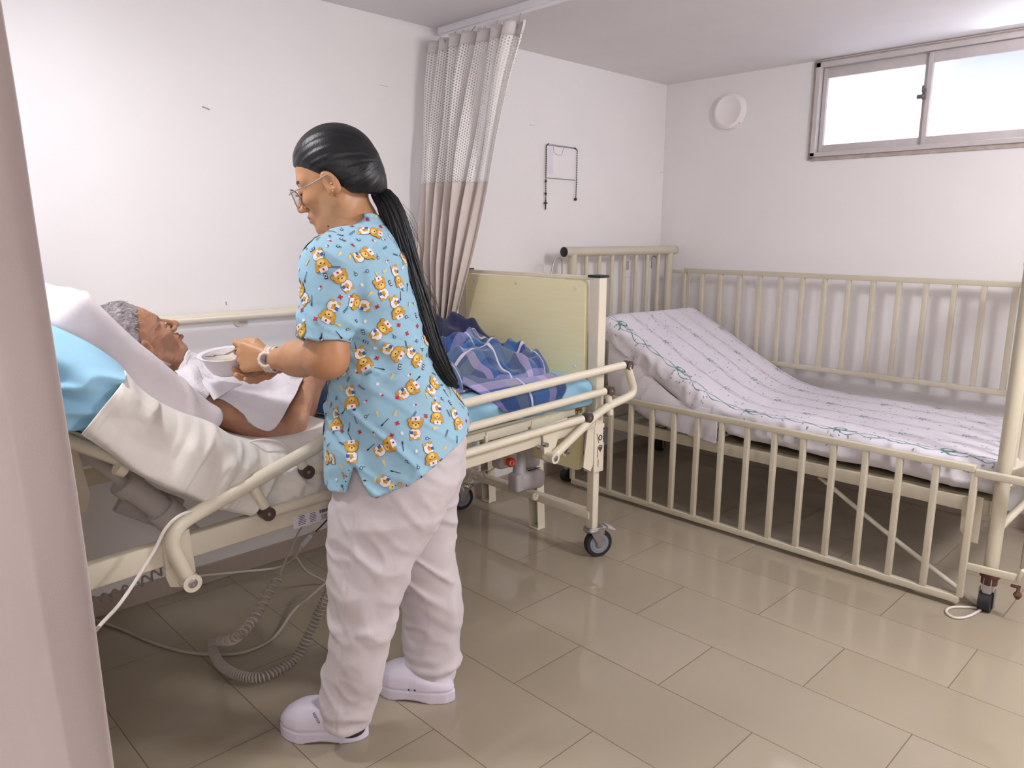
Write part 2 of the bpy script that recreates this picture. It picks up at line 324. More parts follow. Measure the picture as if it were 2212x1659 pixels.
# ------------------------------------------------------------------ noise + isosurface (numpy)
def vnoise(p, seed=0):
    p = np.asarray(p, float); i = np.floor(p).astype(np.int64); f = p-i; f = f*f*(3-2*f)
    def h(a, b, c):
        n = (a*73856093) ^ (b*19349663) ^ (c*83492791) ^ (seed*2654435)
        n = (n ^ (n >> 13))*1274126177 & 0x7fffffff; return (n ^ (n >> 15)) % 65536/32768.0-1
    x, y, z = i[:, 0], i[:, 1], i[:, 2]; fx, fy, fz = f[:, 0], f[:, 1], f[:, 2]
    l = lambda a, b, t: a+(b-a)*t
    return l(l(l(h(x, y, z), h(x+1, y, z), fx), l(h(x, y+1, z), h(x+1, y+1, z), fx), fy),
             l(l(h(x, y, z+1), h(x+1, y, z+1), fx), l(h(x, y+1, z+1), h(x+1, y+1, z+1), fx), fy), fz)
def surf_nets(fn, lo, hi, h, block=8, margin=1.5):
    lo = np.array(lo, float); hi = np.array(hi, float)
    nb = np.ceil((hi-lo)/(h*block)).astype(int); n = nb*block
    gx = [lo[k]+h*block*(np.arange(nb[k])+0.5) for k in range(3)]
    C_ = np.stack(np.meshgrid(*gx, indexing='ij'), -1).reshape(-1, 3); d = fn(C_)
    V = np.repeat(np.repeat(np.repeat(np.where(d > 0, 1.0, -1.0).reshape(nb), block, 0), block, 1), block, 2).astype(np.float32)
    act = np.abs(d) < h*block*0.87*margin
    ids = np.stack(np.unravel_index(np.nonzero(act)[0], nb), -1)
    o = np.stack(np.meshgrid(*[np.arange(block)]*3, indexing='ij'), -1).reshape(-1, 3)
    for s0 in range(0, len(ids), 1500):
        b = ids[s0:s0+1500]; g = (b[:, None, :]*block+o[None]).reshape(-1, 3)
        V[g[:, 0], g[:, 1], g[:, 2]] = fn(lo+g*h)
    s = V < 0; c = np.zeros(np.array(V.shape)-1, np.int8)
    for a in (0, 1):
        for b in (0, 1):
            for e in (0, 1): c += s[a:V.shape[0]-1+a, b:V.shape[1]-1+b, e:V.shape[2]-1+e]
    cell = np.argwhere((c > 0) & (c < 8)); idx = -np.ones(c.shape, np.int64); idx[tuple(cell.T)] = np.arange(len(cell))
    acc = np.zeros((len(cell), 3)); cnt = np.zeros(len(cell))
    for ax in range(3):
        for a in (0, 1):
            for b in (0, 1):
                o0 = np.zeros(3, int); oth = [k for k in range(3) if k != ax]; o0[oth[0]] = a; o0[oth[1]] = b
                o1 = o0.copy(); o1[ax] = 1; v0 = V[tuple((cell+o0).T)]; v1 = V[tuple((cell+o1).T)]
                k = (v0 < 0) != (v1 < 0); t = np.where(k, v0/(v0-v1+1e-20), 0); q = o0+np.outer(t, (o1-o0)); acc[k] += q[k]; cnt[k] += 1
    verts = lo+(cell+acc/cnt[:, None])*h; faces = []
    for ax in range(3):
        o1 = [k for k in range(3) if k != ax]; sl0 = [slice(None)]*3; sl1 = [slice(None)]*3; sl0[ax] = slice(0, -1); sl1[ax] = slice(1, None)
        E = np.argwhere(s[tuple(sl0)] != s[tuple(sl1)]); E = E[(E[:, o1[0]] > 0) & (E[:, o1[1]] > 0) & (E[:, o1[0]] < V.shape[o1[0]]-1) & (E[:, o1[1]] < V.shape[o1[1]]-1)]
        q = []
        for a, b in ((1, 1), (0, 1), (0, 0), (1, 0)):
            g = E.copy(); g[:, o1[0]] -= a; g[:, o1[1]] -= b; q.append(idx[tuple(g.T)])
        q = np.stack(q, -1); ins = s[tuple(E.T)]; flip = ins if ax != 1 else ~ins; q[~flip] = q[~flip][:, ::-1]; faces.append(q)
    F_ = np.concatenate(faces); F_ = F_[(F_ >= 0).all(1)]
    A, B, C2, D2 = [verts[F_[:, k]] for k in range(4)]; ce = verts.mean(0)
    if (((A+C2)/2-ce)*np.cross(C2-A, D2-B)).sum() < 0: F_ = F_[:, ::-1]
    return verts, F_
def sd_caps(p, a, b, ra, rb):
    a = np.array(a, float); b = np.array(b, float); ab = b-a; t = np.clip(((p-a)@ab)/(ab@ab+1e-12), 0, 1)
    return np.linalg.norm(p-a-t[:, None]*ab, axis=1)-(ra+(rb-ra)*t)
def sd_ell(p, c, r, R=None):
    q = p-np.array(c, float)
    if R is not None: q = q@R            # columns of R are the ellipsoid axes
    r = np.array(r, float); k0 = np.linalg.norm(q/r, axis=1); k1 = np.linalg.norm(q/(r*r), axis=1)
    return k0*(k0-1)/(k1+1e-9)
def smin(a, b, k):
    h = np.clip(0.5+0.5*(b-a)/k, 0, 1); return b+(a-b)*h-k*h*(1-h)
def smax(a, b, k): return -smin(-a, -b, k)
def np_mesh(name, V, F_, mats, parent=None, sharp=None, uv=None, mi=None):
    me = bpy.data.meshes.new(name); me.from_pydata(V.tolist() if hasattr(V, 'tolist') else V, [], F_.tolist() if hasattr(F_, 'tolist') else F_)
    for m in (mats if isinstance(mats, (list, tuple)) else [mats]): me.materials.append(m)
    if mi is not None: me.polygons.foreach_set('material_index', mi)
    if uv is not None:
        L = me.uv_layers.new(name='UVMap'); li = np.zeros(len(me.loops), np.int32); me.loops.foreach_get('vertex_index', li)
        L.data.foreach_set('uv', np.asarray(uv, np.float32)[li].ravel())
    return link(name, me, parent, True, sharp)
def ctrl_grid(C_, nu, nv):
    """bicubic (Catmull-Rom) surface through a net of control points  rows x cols"""
    C_ = np.array(C_, float)
    def res(A, n):
        m = len(A); E = np.concatenate([[2*A[0]-A[1]], A, [2*A[-1]-A[-2]]]); out = []
        for t in np.linspace(0, m-1-1e-6, n):
            i = int(t); f = t-i; a, b, c, d = E[i], E[i+1], E[i+2], E[i+3]
            out.append(0.5*(2*b+(c-a)*f+(2*a-5*b+4*c-d)*f*f+(-a+3*b-3*c+d)*f**3))
        return np.array(out)
    G = res(C_, nu); G = np.swapaxes(res(np.swapaxes(G, 0, 1), nv), 0, 1); return G
def grid_cloth(name, G, mats, thick=0.003, parent=None, uv_m=True, mi=None, close=False):
    nu, nv = G.shape[:2]; du = np.gradient(G, axis=0); dv = np.gradient(G, axis=1); n = np.cross(du, dv); n /= (np.linalg.norm(n, axis=2, keepdims=True)+1e-12)
    V = np.concatenate([(G+n*thick/2).reshape(-1, 3), (G-n*thick/2).reshape(-1, 3)]); q = nu*nv; F_ = []
    for i in range(nu-1):
        for j in range(nv-1):
            a = i*nv+j; F_.append((a, a+nv, a+nv+1, a+1)); F_.append((q+a, q+a+1, q+a+nv+1, q+a+nv))
    for j in range(nv-1):
        F_.append((j, j+1, q+j+1, q+j)); b = (nu-1)*nv+j; F_.append((b, q+b, q+b+1, b+1))
    for i in range(nu-1):
        a = i*nv; F_.append((a, q+a, q+a+nv, a+nv)); b = a+nv-1; F_.append((b, b+nv, q+b+nv, q+b))
    su = np.concatenate([[0], np.cumsum(np.linalg.norm(np.diff(G[:, nv//2], axis=0), axis=1))]); sv = np.concatenate([[0], np.cumsum(np.linalg.norm(np.diff(G[nu//2], axis=0), axis=1))])
    UV = np.stack(np.meshgrid(su, sv, indexing='ij'), -1).reshape(-1, 2); UV = np.concatenate([UV, UV])
    return np_mesh(name, V, np.array(F_), mats, parent, sharp=None, uv=UV)

# ================================================================== THE ROOM
XW, YW, ZC = 3.98, 2.75, 2.20; X0, Y0 = -1.9, -2.9
S('floor', MB().box(((X0+XW)/2+.1, (Y0+YW)/2, -0.05), (XW-X0+.4, YW-Y0+.2, 0.1)), floorm)
S('ceiling', MB().box(((X0+XW)/2+.1, (Y0+YW)/2, ZC+0.05), (XW-X0+.4, YW-Y0+.2, 0.1)), ceilm)
S('wall_left', MB().box(((X0+XW)/2+.1, YW+0.06, ZC/2), (XW-X0+.4, 0.12, ZC)), wallm)
S('wall_back', MB().box(((X0+XW)/2+.1, Y0-0.06, ZC/2), (XW-X0+.4, 0.12, ZC)), wallm)
S('wall_near', MB().box((X0-0.06, (Y0+YW)/2, ZC/2), (0.12, YW-Y0, ZC)), wallm)
# window wall with two strip openings
w = MB(); wy = [Y0, -2.25, -0.75, -0.10, 1.83, YW]; zl, zh = 1.725, 2.185
w.box((XW+.07, (Y0+YW)/2, zl/2), (0.14, YW-Y0, zl)); w.box((XW+.07, (Y0+YW)/2, (zh+ZC)/2), (0.14, YW-Y0, ZC-zh))
for a, b in ((wy[0], wy[1]), (wy[2], wy[3]), (wy[4], wy[5])): w.box((XW+.07, (a+b)/2, (zl+zh)/2), (0.14, b-a, zh-zl))
S('wall_right', w, wallm)
# skirting tiles
sk = MB()
sk.box(((X0+XW)/2, YW-.006, .036), (XW-X0, .012, .072), bev=.002); S('baseboard_left', sk, skirtm)
S('baseboard_right', MB().box((XW-.006, (Y0+YW)/2-.01, .036), (.012, YW-Y0-.02, .072), bev=.002), skirtm)

def window(idx, ya, yb, stiles):
    f = MB(); x = XW-0.012; d = 0.05
    f.box((x+.02, ya-.012, (zl+zh)/2), (d+.01, .024, zh-zl), bev=.002); f.box((x+.02, yb+.012, (zl+zh)/2), (d+.01, .024, zh-zl), bev=.002)
    f.box((x+.02, (ya+yb)/2, zh-.012), (d+.01, ya-yb, .024), bev=.002); f.box((x+.02, (ya+yb)/2, zl+.010), (d+.01, ya-yb, .022), bev=.002)
    root = S('window_%d' % idx, f, alum)
    c = MB()
    for a, b, c_, d_ in ((ya+.018, ya-.004, zl-.016, zh+.008), (yb+.004, yb-.018, zl-.016, zh+.008)): c.box((XW-.004, (a+b)/2, (c_+d_)/2), (.008, .022, d_-c_), bev=.002)
    c.box((XW-.004, (ya+yb)/2, zl-.010), (.008, ya-yb, .022), bev=.003); c.box((XW-.004, (ya+yb)/2, zh+.004), (.008, ya-yb, .014), bev=.003)
    for yy_ in (ya-.004, yb+.004):
        for zz_ in (zl+.003, zh-.003): c.box((XW-.003, yy_, zz_), (.010, .036, .036), bev=.002)
    c.build('surround', tapem, root)
    edges = [ya-.024]+stiles+[yb+.024]
    for k in range(len(edges)-1):
        a, b = edges[k], edges[k+1]; xo = XW+.004+(.016 if k % 2 == 0 else 0.0)
        s = MB(); a2 = a-(.004 if k == 0 else -.018); b2 = b+(.018 if k == 0 else 0)
        if k == 0: s.box((xo-.006, a-.012, (zl+zh)/2), (.012, .010, zh-zl-.05))
        z0, z1 = zl+.022, zh-.026
        s.box((xo, a2-.010, (z0+z1)/2), (.018, .022, z1-z0), bev=.002); s.box((xo, b2-.0, (z0+z1)/2), (.018, .034, z1-z0), bev=.002)
        s.box((xo, (a2+b2)/2, z1-.024), (.017, a2-b2, .048), bev=.002); s.box((xo, (a2+b2)/2, z0+.018), (.017, a2-b2, .036), bev=.002)
        so = s.build('sash', alum, root)
        MB().box((xo, (a2+b2)/2, (z0+z1)/2), (.004, a2-b2-.01, z1-z0-.01)).build('pane', glass, so, smooth=False)
    if stiles:
        l = MB(); y = stiles[0]+.022; z = (zl+zh)/2+.02
        l.box((XW-.010, y, z), (.012, .016, .05), bev=.003).box((XW-.020, y+.012, z-.012), (.014, .030, .018), bev=.004).box((XW-.016, y+.004, z+.022), (.010, .010, .03), bev=.002)
        l.build('latch', dgreyp, root)
    return root
window(1, 1.83, -0.10, [1.285, 0.60]); window(2, -0.75, -2.25, [-1.5])
# pale neighbouring building seen, blown out, through the window
b = MB(); b.box((6.4, -0.6, 1.6), (0.2, 5.0, 3.2)); b.box((6.25, -0.6, 2.62), (0.2, 5.0, .05))
nb = b.build('neighbouring_building', mat('pale_render', (214, 216, 228), .9), smooth=False); tag(nb, 'pale building wall outside the high strip window', 'building')

# handrail on the left wall
h = empty('wall_handrail', (0.6, YW-.05, 1.02), 'cream handrail fixed along the wall behind the adjustable bed', 'handrail')
hb = MB(); hb.tube([(-1.6, YW-.055, 1.02), (2.02, YW-.055, 1.02)], .019, 16).build('rail', cream, h)
for x in (-1.0, .2, 1.25, 1.95): MB().cyl((x, YW-.055, 1.014), (x, YW-.002, 1.0), .010, 10).cyl((x, YW-.008, 1.0), (x, YW-.001, 1.0), .026, 16).build('bracket', cream, h)

# round lamps
def round_lamp(loc, nrm, r, label, lit=False, group=None):
    n = Vector(nrm); e = empty('round_lamp', loc, label, 'lamp', group); c = Vector(loc)
    MB().lathe([(0, 0), (r, 0), (r*1.0, .012), (r*.97, .022), (r*.80, .030), (r*.76, .0285)], c, n, 48).build('housing', lampw, e)
    MB().lathe([(0, .0275), (r*.74, .0275), (r*.76, .0285)], c, n, 48).build('diffuser', diffuser if lit else lampw, e)
    return e
wl = round_lamp((XW-.001, 2.315, 2.005), (-1, 0, 0), .098, 'round white lamp, switched off, on the wall beside the window')
MB().cyl((XW-.020, 2.245, 1.935), (XW-.024, 2.242, 1.932), .003, 8).build('screw', greyp, wl)
round_lamp((0.30, 1.94, ZC), (0, 0, -1), .115, 'lit round lamp on the ceiling above the adjustable bed', True)
round_lamp((2.45, -0.55, ZC), (0, 0, -1), .13, 'unseen round lamp added as fill light on the ceiling nearest the window', True)  # made-up housing for the fill by the window
round_lamp((-0.6, -1.4, ZC), (0, 0, -1), .13, 'unseen round lamp added as fill light on the ceiling at the near end of the room', True)  # made-up housing for the fill behind the camera

# wall details: scuff marks
q = MB(); a = at(445, 234, 1, YW)
q.tube([a+np.array((-.014, -.001, .004)), a+np.array((0, -.001, .001)), a+np.array((.012, -.001, -.003))], .0022, 6)
a = at(488, 655, 1, YW); q.tube([a+np.array((0, -.001, .006)), a+np.array((.002, -.001, -.006))], .002, 6)
for px, py in ((1430, 372), (830, 185), (1150, 270)): a = at(px, py, 1, YW); q.tube([a+np.array((-.02, -.0006, 0)), a+np.array((.02, -.0006, -.002))], .0007, 4)
S('trim_1', q, mat('scuff', (170, 158, 160), .8))
# wall outlet behind the crib headboard + crack in plaster low on window wall
oc = at(1352, 577, 1, YW); e = empty('wall_socket', oc, 'white wall socket seen through the bars of the cot bed headboard', 'socket')
MB().box(oc+np.array((0, -.004, 0)), (.075, .008, .115), bev=.003).build('plate', lampw, e)
MB().box(oc+np.array((0, -.0085, .01)), (.034, .003, .05), bev=.001).box(oc+np.array((0, -.0105, -.012)), (.012, .002, .004)).build('insert', greyp, e)

# mirror hung on the wall with a rosary draped over it
m0 = at(1181, 313, 1, YW-.01); m1 = at(1247, 321, 1, YW-.01); m2 = at(1245, 392, 1, YW-.01); m3 = at(1182, 384, 1, YW-.01)
mir = empty('wall_sheet', (m0+m2)/2, 'small clear plastic sheet pinned on the wall with a dark rosary over it', 'sheet')
x0_, x1_, z1_, z0_ = m0[0]+.004, m1[0]-.004, m0[2], m3[2]
MB().box(((x0_+x1_)/2, YW-.004, (z0_+z1_)/2), (x1_-x0_, .003, z1_-z0_), bev=.001).build('sheet', mat('clear_sheet', (240, 234, 238), .5), mir)
MB().box((x0_+.026, YW-.0065, z1_-.075), (.048, .001, .13), bev=.0003).build('paper', whitep, mir)
MB().tube([(x0_+.05, YW-.006, z1_-.003), (x0_+.055, YW-.006, z1_-.03), (x0_+.075, YW-.006, z1_-.042), (x0_+.115, YW-.006, z1_-.042), (x0_+.13, YW-.006, z1_-.006)], .0016, 6).build('clip', greyp, mir)
MB().bar((x0_, YW-.006, z0_), (x1_, YW-.006, z0_), .0015, .0025, bev=0).build('edge_strip', dgreyp, mir)
MB().bar((x0_, YW-.006, z1_), (x1_, YW-.006, z1_), .002, .003, bev=0).build('edge_strip', dgreyp, mir)
ros = MB(); zt = z1_+.004; xl, xr = x0_-.006, x1_+.004; yy = YW-.010
path = [(xl, yy, z0_-.115), (xl-.001, yy, z0_+.03), (xl, yy, zt-.01), (xl+.010, yy-.002, zt+.002), (xr-.02, yy-.002, zt-.002), (xr, yy, zt-.012), (xr, yy, z0_), (xr-.004, yy, z0_-.095)]
ros.tube(path, .0009, 5); P_ = [np.array(p) for p in path]; L_ = np.concatenate([[0], np.cumsum([np.linalg.norm(P_[i+1]-P_[i]) for i in range(len(P_)-1)])])
for t in np.arange(0, L_[-1], .0088):
    p = [np.interp(t, L_, [q_[k] for q_ in P_]) for k in range(3)]; big = abs(t-.10) < .005 or abs(t-.035) < .005
    if not (xl+.02 < p[0] < xr-.03): ros.ball(p, .0065 if big else .0034, 8)
ros.ball((xr-.005, yy, z0_-.10), .0085, 10)
rr = empty('rosary', (xl, yy, z0_), 'dark bead rosary with a cross draped over the clear wall sheet', 'rosary'); ros.build('beads', dark_cord, rr)
cz = z0_-.135; MB().box((xl, yy, cz), (.006, .004, .05), bev=.001).box((xl, yy, cz+.008), (.026, .004, .006), bev=.001).build('cross', ink, rr)

# ------------------------------------------------------------------ curtain rail + curtain beside the bed
tr = empty('curtain_track', (2.25, 2.4, ZC-.02), 'white curtain track on the ceiling above the tied curtain', 'curtain track')
MB().box((2.235, 1.1, ZC-.014), (.042, 3.26, .028), bev=.003).box((2.235, 1.1, ZC-.030), (.020, 3.26, .004)).build('channel', trackm, tr)
MB().cyl((2.262, 2.47, ZC-.006), (2.262, 2.47, ZC-.0005), .012, 12).build('ceiling_screw', greyp, tr)

def curtain(name, label, top, levels, nfold, amp, parts, seed=1, nu=240):
    """levels: list of (z, left point xy, right point xy, fold amplitude); parts: (name, z_hi, z_lo, material, n rows)"""
    root = empty(name, top, label, 'curtain'); zs = [l[0] for l in levels][::-1]
    r_ = random.Random(seed); ph = [r_.uniform(-.5, .5) for _ in range(nfold+2)]
    def pt(u, z):
        f = lambda k, j: np.interp(z, zs, [l[k][j] for l in levels][::-1])
        A = np.array([f(1, 0), f(1, 1)]); B = np.array([f(2, 0), f(2, 1)]); am = np.interp(z, zs, [l[3] for l in levels][::-1])
        d = B-A; n = np.array([d[1], -d[0]])/np.linalg.norm(d)
        k = u*nfold; w_ = math.sin(2*PI*k+ph[int(k)]*.0); sgn = abs(w_)**.7*(1 if w_ > 0 else -1)
        am2 = am*(1+.9*ph[int(k)]+.25*math.sin(z*3+k)); q_ = A+d*(u+.014*math.sin(4*PI*k+z))+n*sgn*am2+n*.010*math.sin(z*7+k*2.1)
        return (q_[0], q_[1], z)
    for nm, zh_, zl_, m, rows in parts:
        G = np.array([[pt(u, z) for u in np.linspace(0, 1, nu)] for z in np.linspace(zh_, zl_, rows)])
        grid_cloth(nm, G, m, .002, root)
    return root, pt
cl = lambda px, py, y: at(px, py, 1, y)[:2]
lv = [(2.125, (2.20, 2.735), (2.20, 2.205), .040), (1.95, (2.17, 2.73), (2.20, 2.27), .040), (1.52, (2.10, 2.715), (2.20, 2.40), .040), (1.2, (2.06, 2.71), (2.19, 2.50), .036),
      (0.95, (2.08, 2.705), (2.19, 2.60), .028), (0.72, (2.10, 2.705), (2.19, 2.66), .020), (0.3, (2.10, 2.71), (2.20, 2.67), .016)]
cr, cpt = curtain('privacy_curtain', 'beige privacy curtain with a white net top, gathered behind the adjustable bed', (2.2, 2.5, ZC), lv, 7, .04,
    [('header_band', 2.135, 2.085, whiteband, 4), ('net_panel', 2.086, 1.535, netm, 40), ('fabric_panel', 1.537, .30, curtain2, 60)], 3)
for k in range(12):
    p = cpt((k+.4)/12.2, 2.118); x, y, z = p; xt = 2.235
    MB().tube([(x, y, z), (x+.004, y+.003, z+.012), (x*.4+xt*.6, y, z+.022), (xt, y, ZC-.030)], .0022, 6).tube([(x-.001, y-.008, z+.002), (x-.003, y, z+.008), (x, y+.007, z-.002), (x+.002, y, z-.008)], .002, 6, closed=True).build('hook', greyp if k % 3 == 2 else whitep, cr)
# near curtain at the left edge of the view
lv2 = [(2.15, (-.55, 1.60), (0.300, 1.56), .020), (1.5, (-.55, 1.55), (0.312, 1.47), .020), (.9, (-.55, 1.50), (0.318, 1.40), .026), (.3, (-.55, 1.46), (0.318, 1.32), .030), (.12, (-.55, 1.46), (.318, 1.31), .030)]
nc, _ = curtain('privacy_curtain', 'plain mauve-beige curtain hanging at the left edge, nearest the viewer', (0, 1.5, ZC), lv2, 4, .03, [('header_band', 2.15, 2.10, whiteband, 4), ('fabric_panel', 2.10, .12, curtainm, 70)], 8, 200)
tk = empty('curtain_track', (-.1, 1.57, ZC-.01), 'white curtain track above the plain curtain at the left edge', 'curtain track')
MB().box((-.3, 1.58, ZC-.014), (1.4, .04, .028), bev=.003).build('channel', trackm, tk)
for k in range(6): MB().tube([(-.5+k*.15, 1.585, 2.14), (-.5+k*.15, 1.58, 2.175)], .002, 6).build('hook', whitep, nc)

# ================================================================== ADJUSTABLE BED (near the wall)
YN, YF = 1.845, 2.625          # near and far frame beams
bed = empty('adjustable_bed', (1.3, 2.23, 0), 'cream electric hospital bed with raised backrest, the patient lies on it', 'bed')
def B1(name, mb, m=None, parent=None, **k): return mb.build(name, m or cream, parent or bed, **k)
for y in (YN, YF): B1('frame_beam', MB().bar((-.25, y, .515), (2.26, y, .603), .030, .062, bev=.005))
B1('cross_member', MB().bar((2.24, YN, .60), (2.24, YF, .60), .04, .05, bev=.004)); B1('cross_member', MB().bar((.95, YN, .575), (.95, YF, .575), .035, .045, bev=.004))
# foot end
XP = 2.305
for y in (1.872, 2.662):
    B1('leg', MB().bar((XP, y, .125), (XP, y, .50), .036, .036, up=(1, 0, 0), bev=.004))
    B1('upright', MB().bar((XP, y, .40), (XP, y, 1.16), .052, .046, up=(1, 0, 0), bev=.004))
    B1('post_cap', MB().box((XP, y, 1.164), (.058, .064, .010), bev=.003), blackp)
B1('top_rail', MB().box((XP+.006, 2.267, 1.155), (.024, .74, .016), bev=.003))
B1('lower_crossbar', MB().bar((XP, 1.872, .185), (XP, 2.662, .185), .034, .044, up=(1, 0, 0), bev=.004))
# laminate footboard: rounded panel
def rrect(w, h, r, n=6):
    o = []
    for cx_, cy_, a0 in ((w/2-r, h/2-r, 0), (-w/2+r, h/2-r, 90), (-w/2+r, -h/2+r, 180), (w/2-r, -h/2+r, 270)):
        for k in range(n+1): a = math.radians(a0+90*k/n); o.append((cx_+r*math.cos(a), cy_+r*math.sin(a)))
    return o
fb = MB().prism(rrect(.715, .60, .025), (XP-.030, 2.268, .845), (0, 1, 0), (0, 0, 1), (.018, 0, 0)); fbo = B1('footboard', fb, laminate, sharp=30)
for y, z in ((1.965, 1.115), (2.30, 1.12), (2.56, 1.115), (1.96, .80), (2.56, .60)): B1('screw_cap', MB().lathe([(0, .003), (.006, .003), (.009, 0)], (XP-.030, y, z), (-1, 0, 0), 14), whitep, fbo)
lo = MB()
lo.prism(rrect(.70, .20, .02), (XP-.028, 2.268, .47), (0, 1, 0), (0, 0, 1), (.014, 0, 0)); B1('lower_panel', lo, laminate, sharp=30)
# sleeve with symbols on the near upright
sl = MB(); sl.box((XP, 1.872, .475), (.062, .056, .20), bev=.004); sl.prism([(0, .12), (0, -.06), (.015, -.085), (.06, -.06), (.035, .12)], (XP-.036, 1.845, .475), (-1, 0, 0), (0, 0, 1), (0, .006, 0)); slo = B1('corner_bracket', sl)
mk = MB(); y = 1.8435
mk.tube([(XP+.004+.010*math.cos(a), y, .52+.010*math.sin(a)) for a in np.linspace(0, 2*PI, 17)[:-1]], .0022, 6, closed=True)
for k in range(-2, 3): mk.box((XP+.006+k*.005, y, .47+abs(k)*.004), (.0025, .002, .022-abs(k)*.004))
mk.box((XP+.006, y, .487), (.018, .002, .003)); mk.box((XP-.010, y, .46), (.002, .002, .05)); mk.box((XP-.006, y, .415), (.002, .002, .03))
mk.tube([(XP-.018, y, .54), (XP-.006, y, .50)], .0012, 5)
for k in range(9): mk.box((XP+.024, y, .555-k*.007), (.005, .002, .004 if k % 3 else .006))
B1('printed_symbols', mk, ink, slo, smooth=False)
# casters
def caster(x, y, r=.062, ang=0.0, lock=True, parent=None, dark=False):
    a = math.radians(ang); dx, dy = math.cos(a), math.sin(a); n = np.array((-dy, dx, 0)); f = np.array((dx, dy, 0)); c = np.array((x, y, r))+f*.030
    e = bpy.data.objects.new('caster', None); COL.objects.link(e); e.parent = parent
    off = Vector((0, 0, 0)); q_ = parent
    while q_ is not None: off += q_.location; q_ = q_.parent
    e.location = Vector((x, y, 0))-off; bpy.context.view_layer.update()
    MB().lathe([(.006, -.014), (r*.70, -.014), (r*.72, -.016), (r*.92, -.016), (r, -.010), (r, .010), (r*.92, .016), (r*.72, .016), (r*.70, .014), (.006, .014)], c, n, 36, mi=0).build('tyre', rubber, e)
    hb_ = MB()
    for s_ in (-1, 1): hb_.lathe([(0, s_*.019), (.010, s_*.019), (.012, s_*.017), (r*.40, s_*.016), (r*.45, s_*.0185), (r*.55, s_*.0185), (r*.58, s_*.0165), (r*.70, s_*.0165), (r*.71, s_*.012)], c, n, 30)
    hb_.build('wheel_hub', wheelg, e)
    fk = MB()
    for s_ in (-1, 1):
        o = c+n*s_*.022; fk.prism([(-.052, .068), (.022, .068), (.012, .02), (.012, -.008), (0, -.014), (-.012, -.008), (-.016, .01)], o, f, (0, 0, 1), n*s_*.003)
    fk.lathe([(0, .004), (.034, .004), (.036, 0), (.036, -.006), (.030, -.012)], (x, y, 2*r+.004), (0, 0, 1), 28).box(c-f*.018+np.array((0, 0, .070)), (.066, .046, .004), Matrix.Rotation(a, 3, 'Z'), .001)
    fk.cyl(c-n*.027, c+n*.027, .005, 10)
    fk.build('fork', steel, e)
    if lock:
        bk = MB(); bk.box(c+f*.050+np.array((0, 0, .062)), (.040, .050, .010), Matrix.Rotation(a, 3, 'Z') @ Matrix.Rotation(.45, 3, 'Y'), .003).bar(c+f*.01+np.array((0, 0, .062)), c+f*.04+np.array((0, 0, .066)), .03, .006)
        bk.build('brake_pedal', greyp, e)
    return e
caster(XP, 1.872, .060, -25, parent=bed); caster(XP, 2.662, .060, 160, parent=bed, lock=False); caster(.02, 1.90, .060, 190, parent=bed, lock=False); caster(.02, 2.60, .060, 30, parent=bed, lock=False)
# head end legs + posts (mostly hidden by the curtain)
for y in (1.88, 2.64): B1('leg', MB().bar((.02, y, .125), (.02, y, .60), .036, .036, up=(1, 0, 0), bev=.004))
hbp = B1('headboard', MB().prism(rrect(.72, .62, .025), (-.30, 2.268, .86), (0, 1, 0), (0, 0, 1), (.018, 0, 0)).bar((-.28, 1.88, .50), (-.28, 1.88, 1.17), .05, .046, up=(1, 0, 0)).bar((-.28, 2.65, .50), (-.28, 2.65, 1.17), .05, .046, up=(1, 0, 0)), laminate, sharp=30)
# U-channel support legs behind the crossbar
for (px, py, dy) in ((1160, 1140, 0), (1056, 1082, 0)):
    g = at(px, py, 2, 0.0); x, y = g[0], g[1]; ch = MB()
    ch.bar((x, y-.026, .012), (x-.03, y-.026, .57), .004, .044, up=(1, 0, 0), bev=.001).bar((x, y+.026, .012), (x-.03, y+.026, .57), .004, .044, up=(1, 0, 0), bev=.001).bar((x+.022, y, .012), (x-.008, y, .57), .056, .004, up=(1, 0, 0), bev=.001).box((x, y, .006), (.05, .058, .012), bev=.003)
    B1('support_leg', ch)
B1('support_crossbar', MB().bar((2.30, 1.93, .575), (2.42, 2.68, .575), .04, .03))
# motors, emergency button
mo = MB(); c = at(1142, 1035, 1, 2.16)
mo.box(c, (.155, .075, .085), Matrix.Rotation(.1, 3, 'Y'), .028); moo = B1('foot_motor', mo, greyp)
B1('motor_slot', MB().box(c+np.array((.02, -.012, .0435)), (.075, .006, .003), bev=.001), blackp, moo)
B1('motor_neck', MB().bar(c+np.array((-.075, 0, -.035)), c+np.array((-.075, 0, .045)), .06, .05, up=(1, 0, 0), bev=.012).tube([c+np.array((-.06, 0, .03)), c+np.array((-.02, .03, .10)), c+np.array((.0, .06, .20))], .028, 14), greyp)
B1('motor_bracket', MB().box(c+np.array((-.012, -.05, -.062)), (.030, .02, .034), bev=.008).cyl(c+np.array((-.012, -.065, -.055)), c+np.array((-.012, -.03, -.055)), .008, 12))
cc = at(1150, 995, 1, 2.22); B1('actuator_housing', MB().box(cc+np.array((-.02, .02, .03)), (.11, .09, .12), bev=.02), greyp)
B1('black_column', MB().box(at(1130, 985, 1, 2.3), (.03, .03, .16), bev=.003), blackp)
eb = at(1099, 996, 1, 2.10); ebo = B1('emergency_button', MB().lathe([(0, .03), (.014, .030), (.0195, .024), (.0195, .016), (.012, .010), (.012, 0)], eb, (-.30, -.95, 0), 24), red)
er = MB()
for a0 in (20, 200):
    e1 = Vector((-.30, -.95, 0)).normalized(); u1 = Vector((0, 0, 1)); w1 = e1.cross(u1); er.tube([tuple(Vector(eb)+e1*.0305+(u1*math.cos(math.radians(t))+w1*math.sin(math.radians(t)))*.009) for t in range(a0, a0+141, 20)], .0012, 6)
B1('button_arrows', er, whitep, ebo)
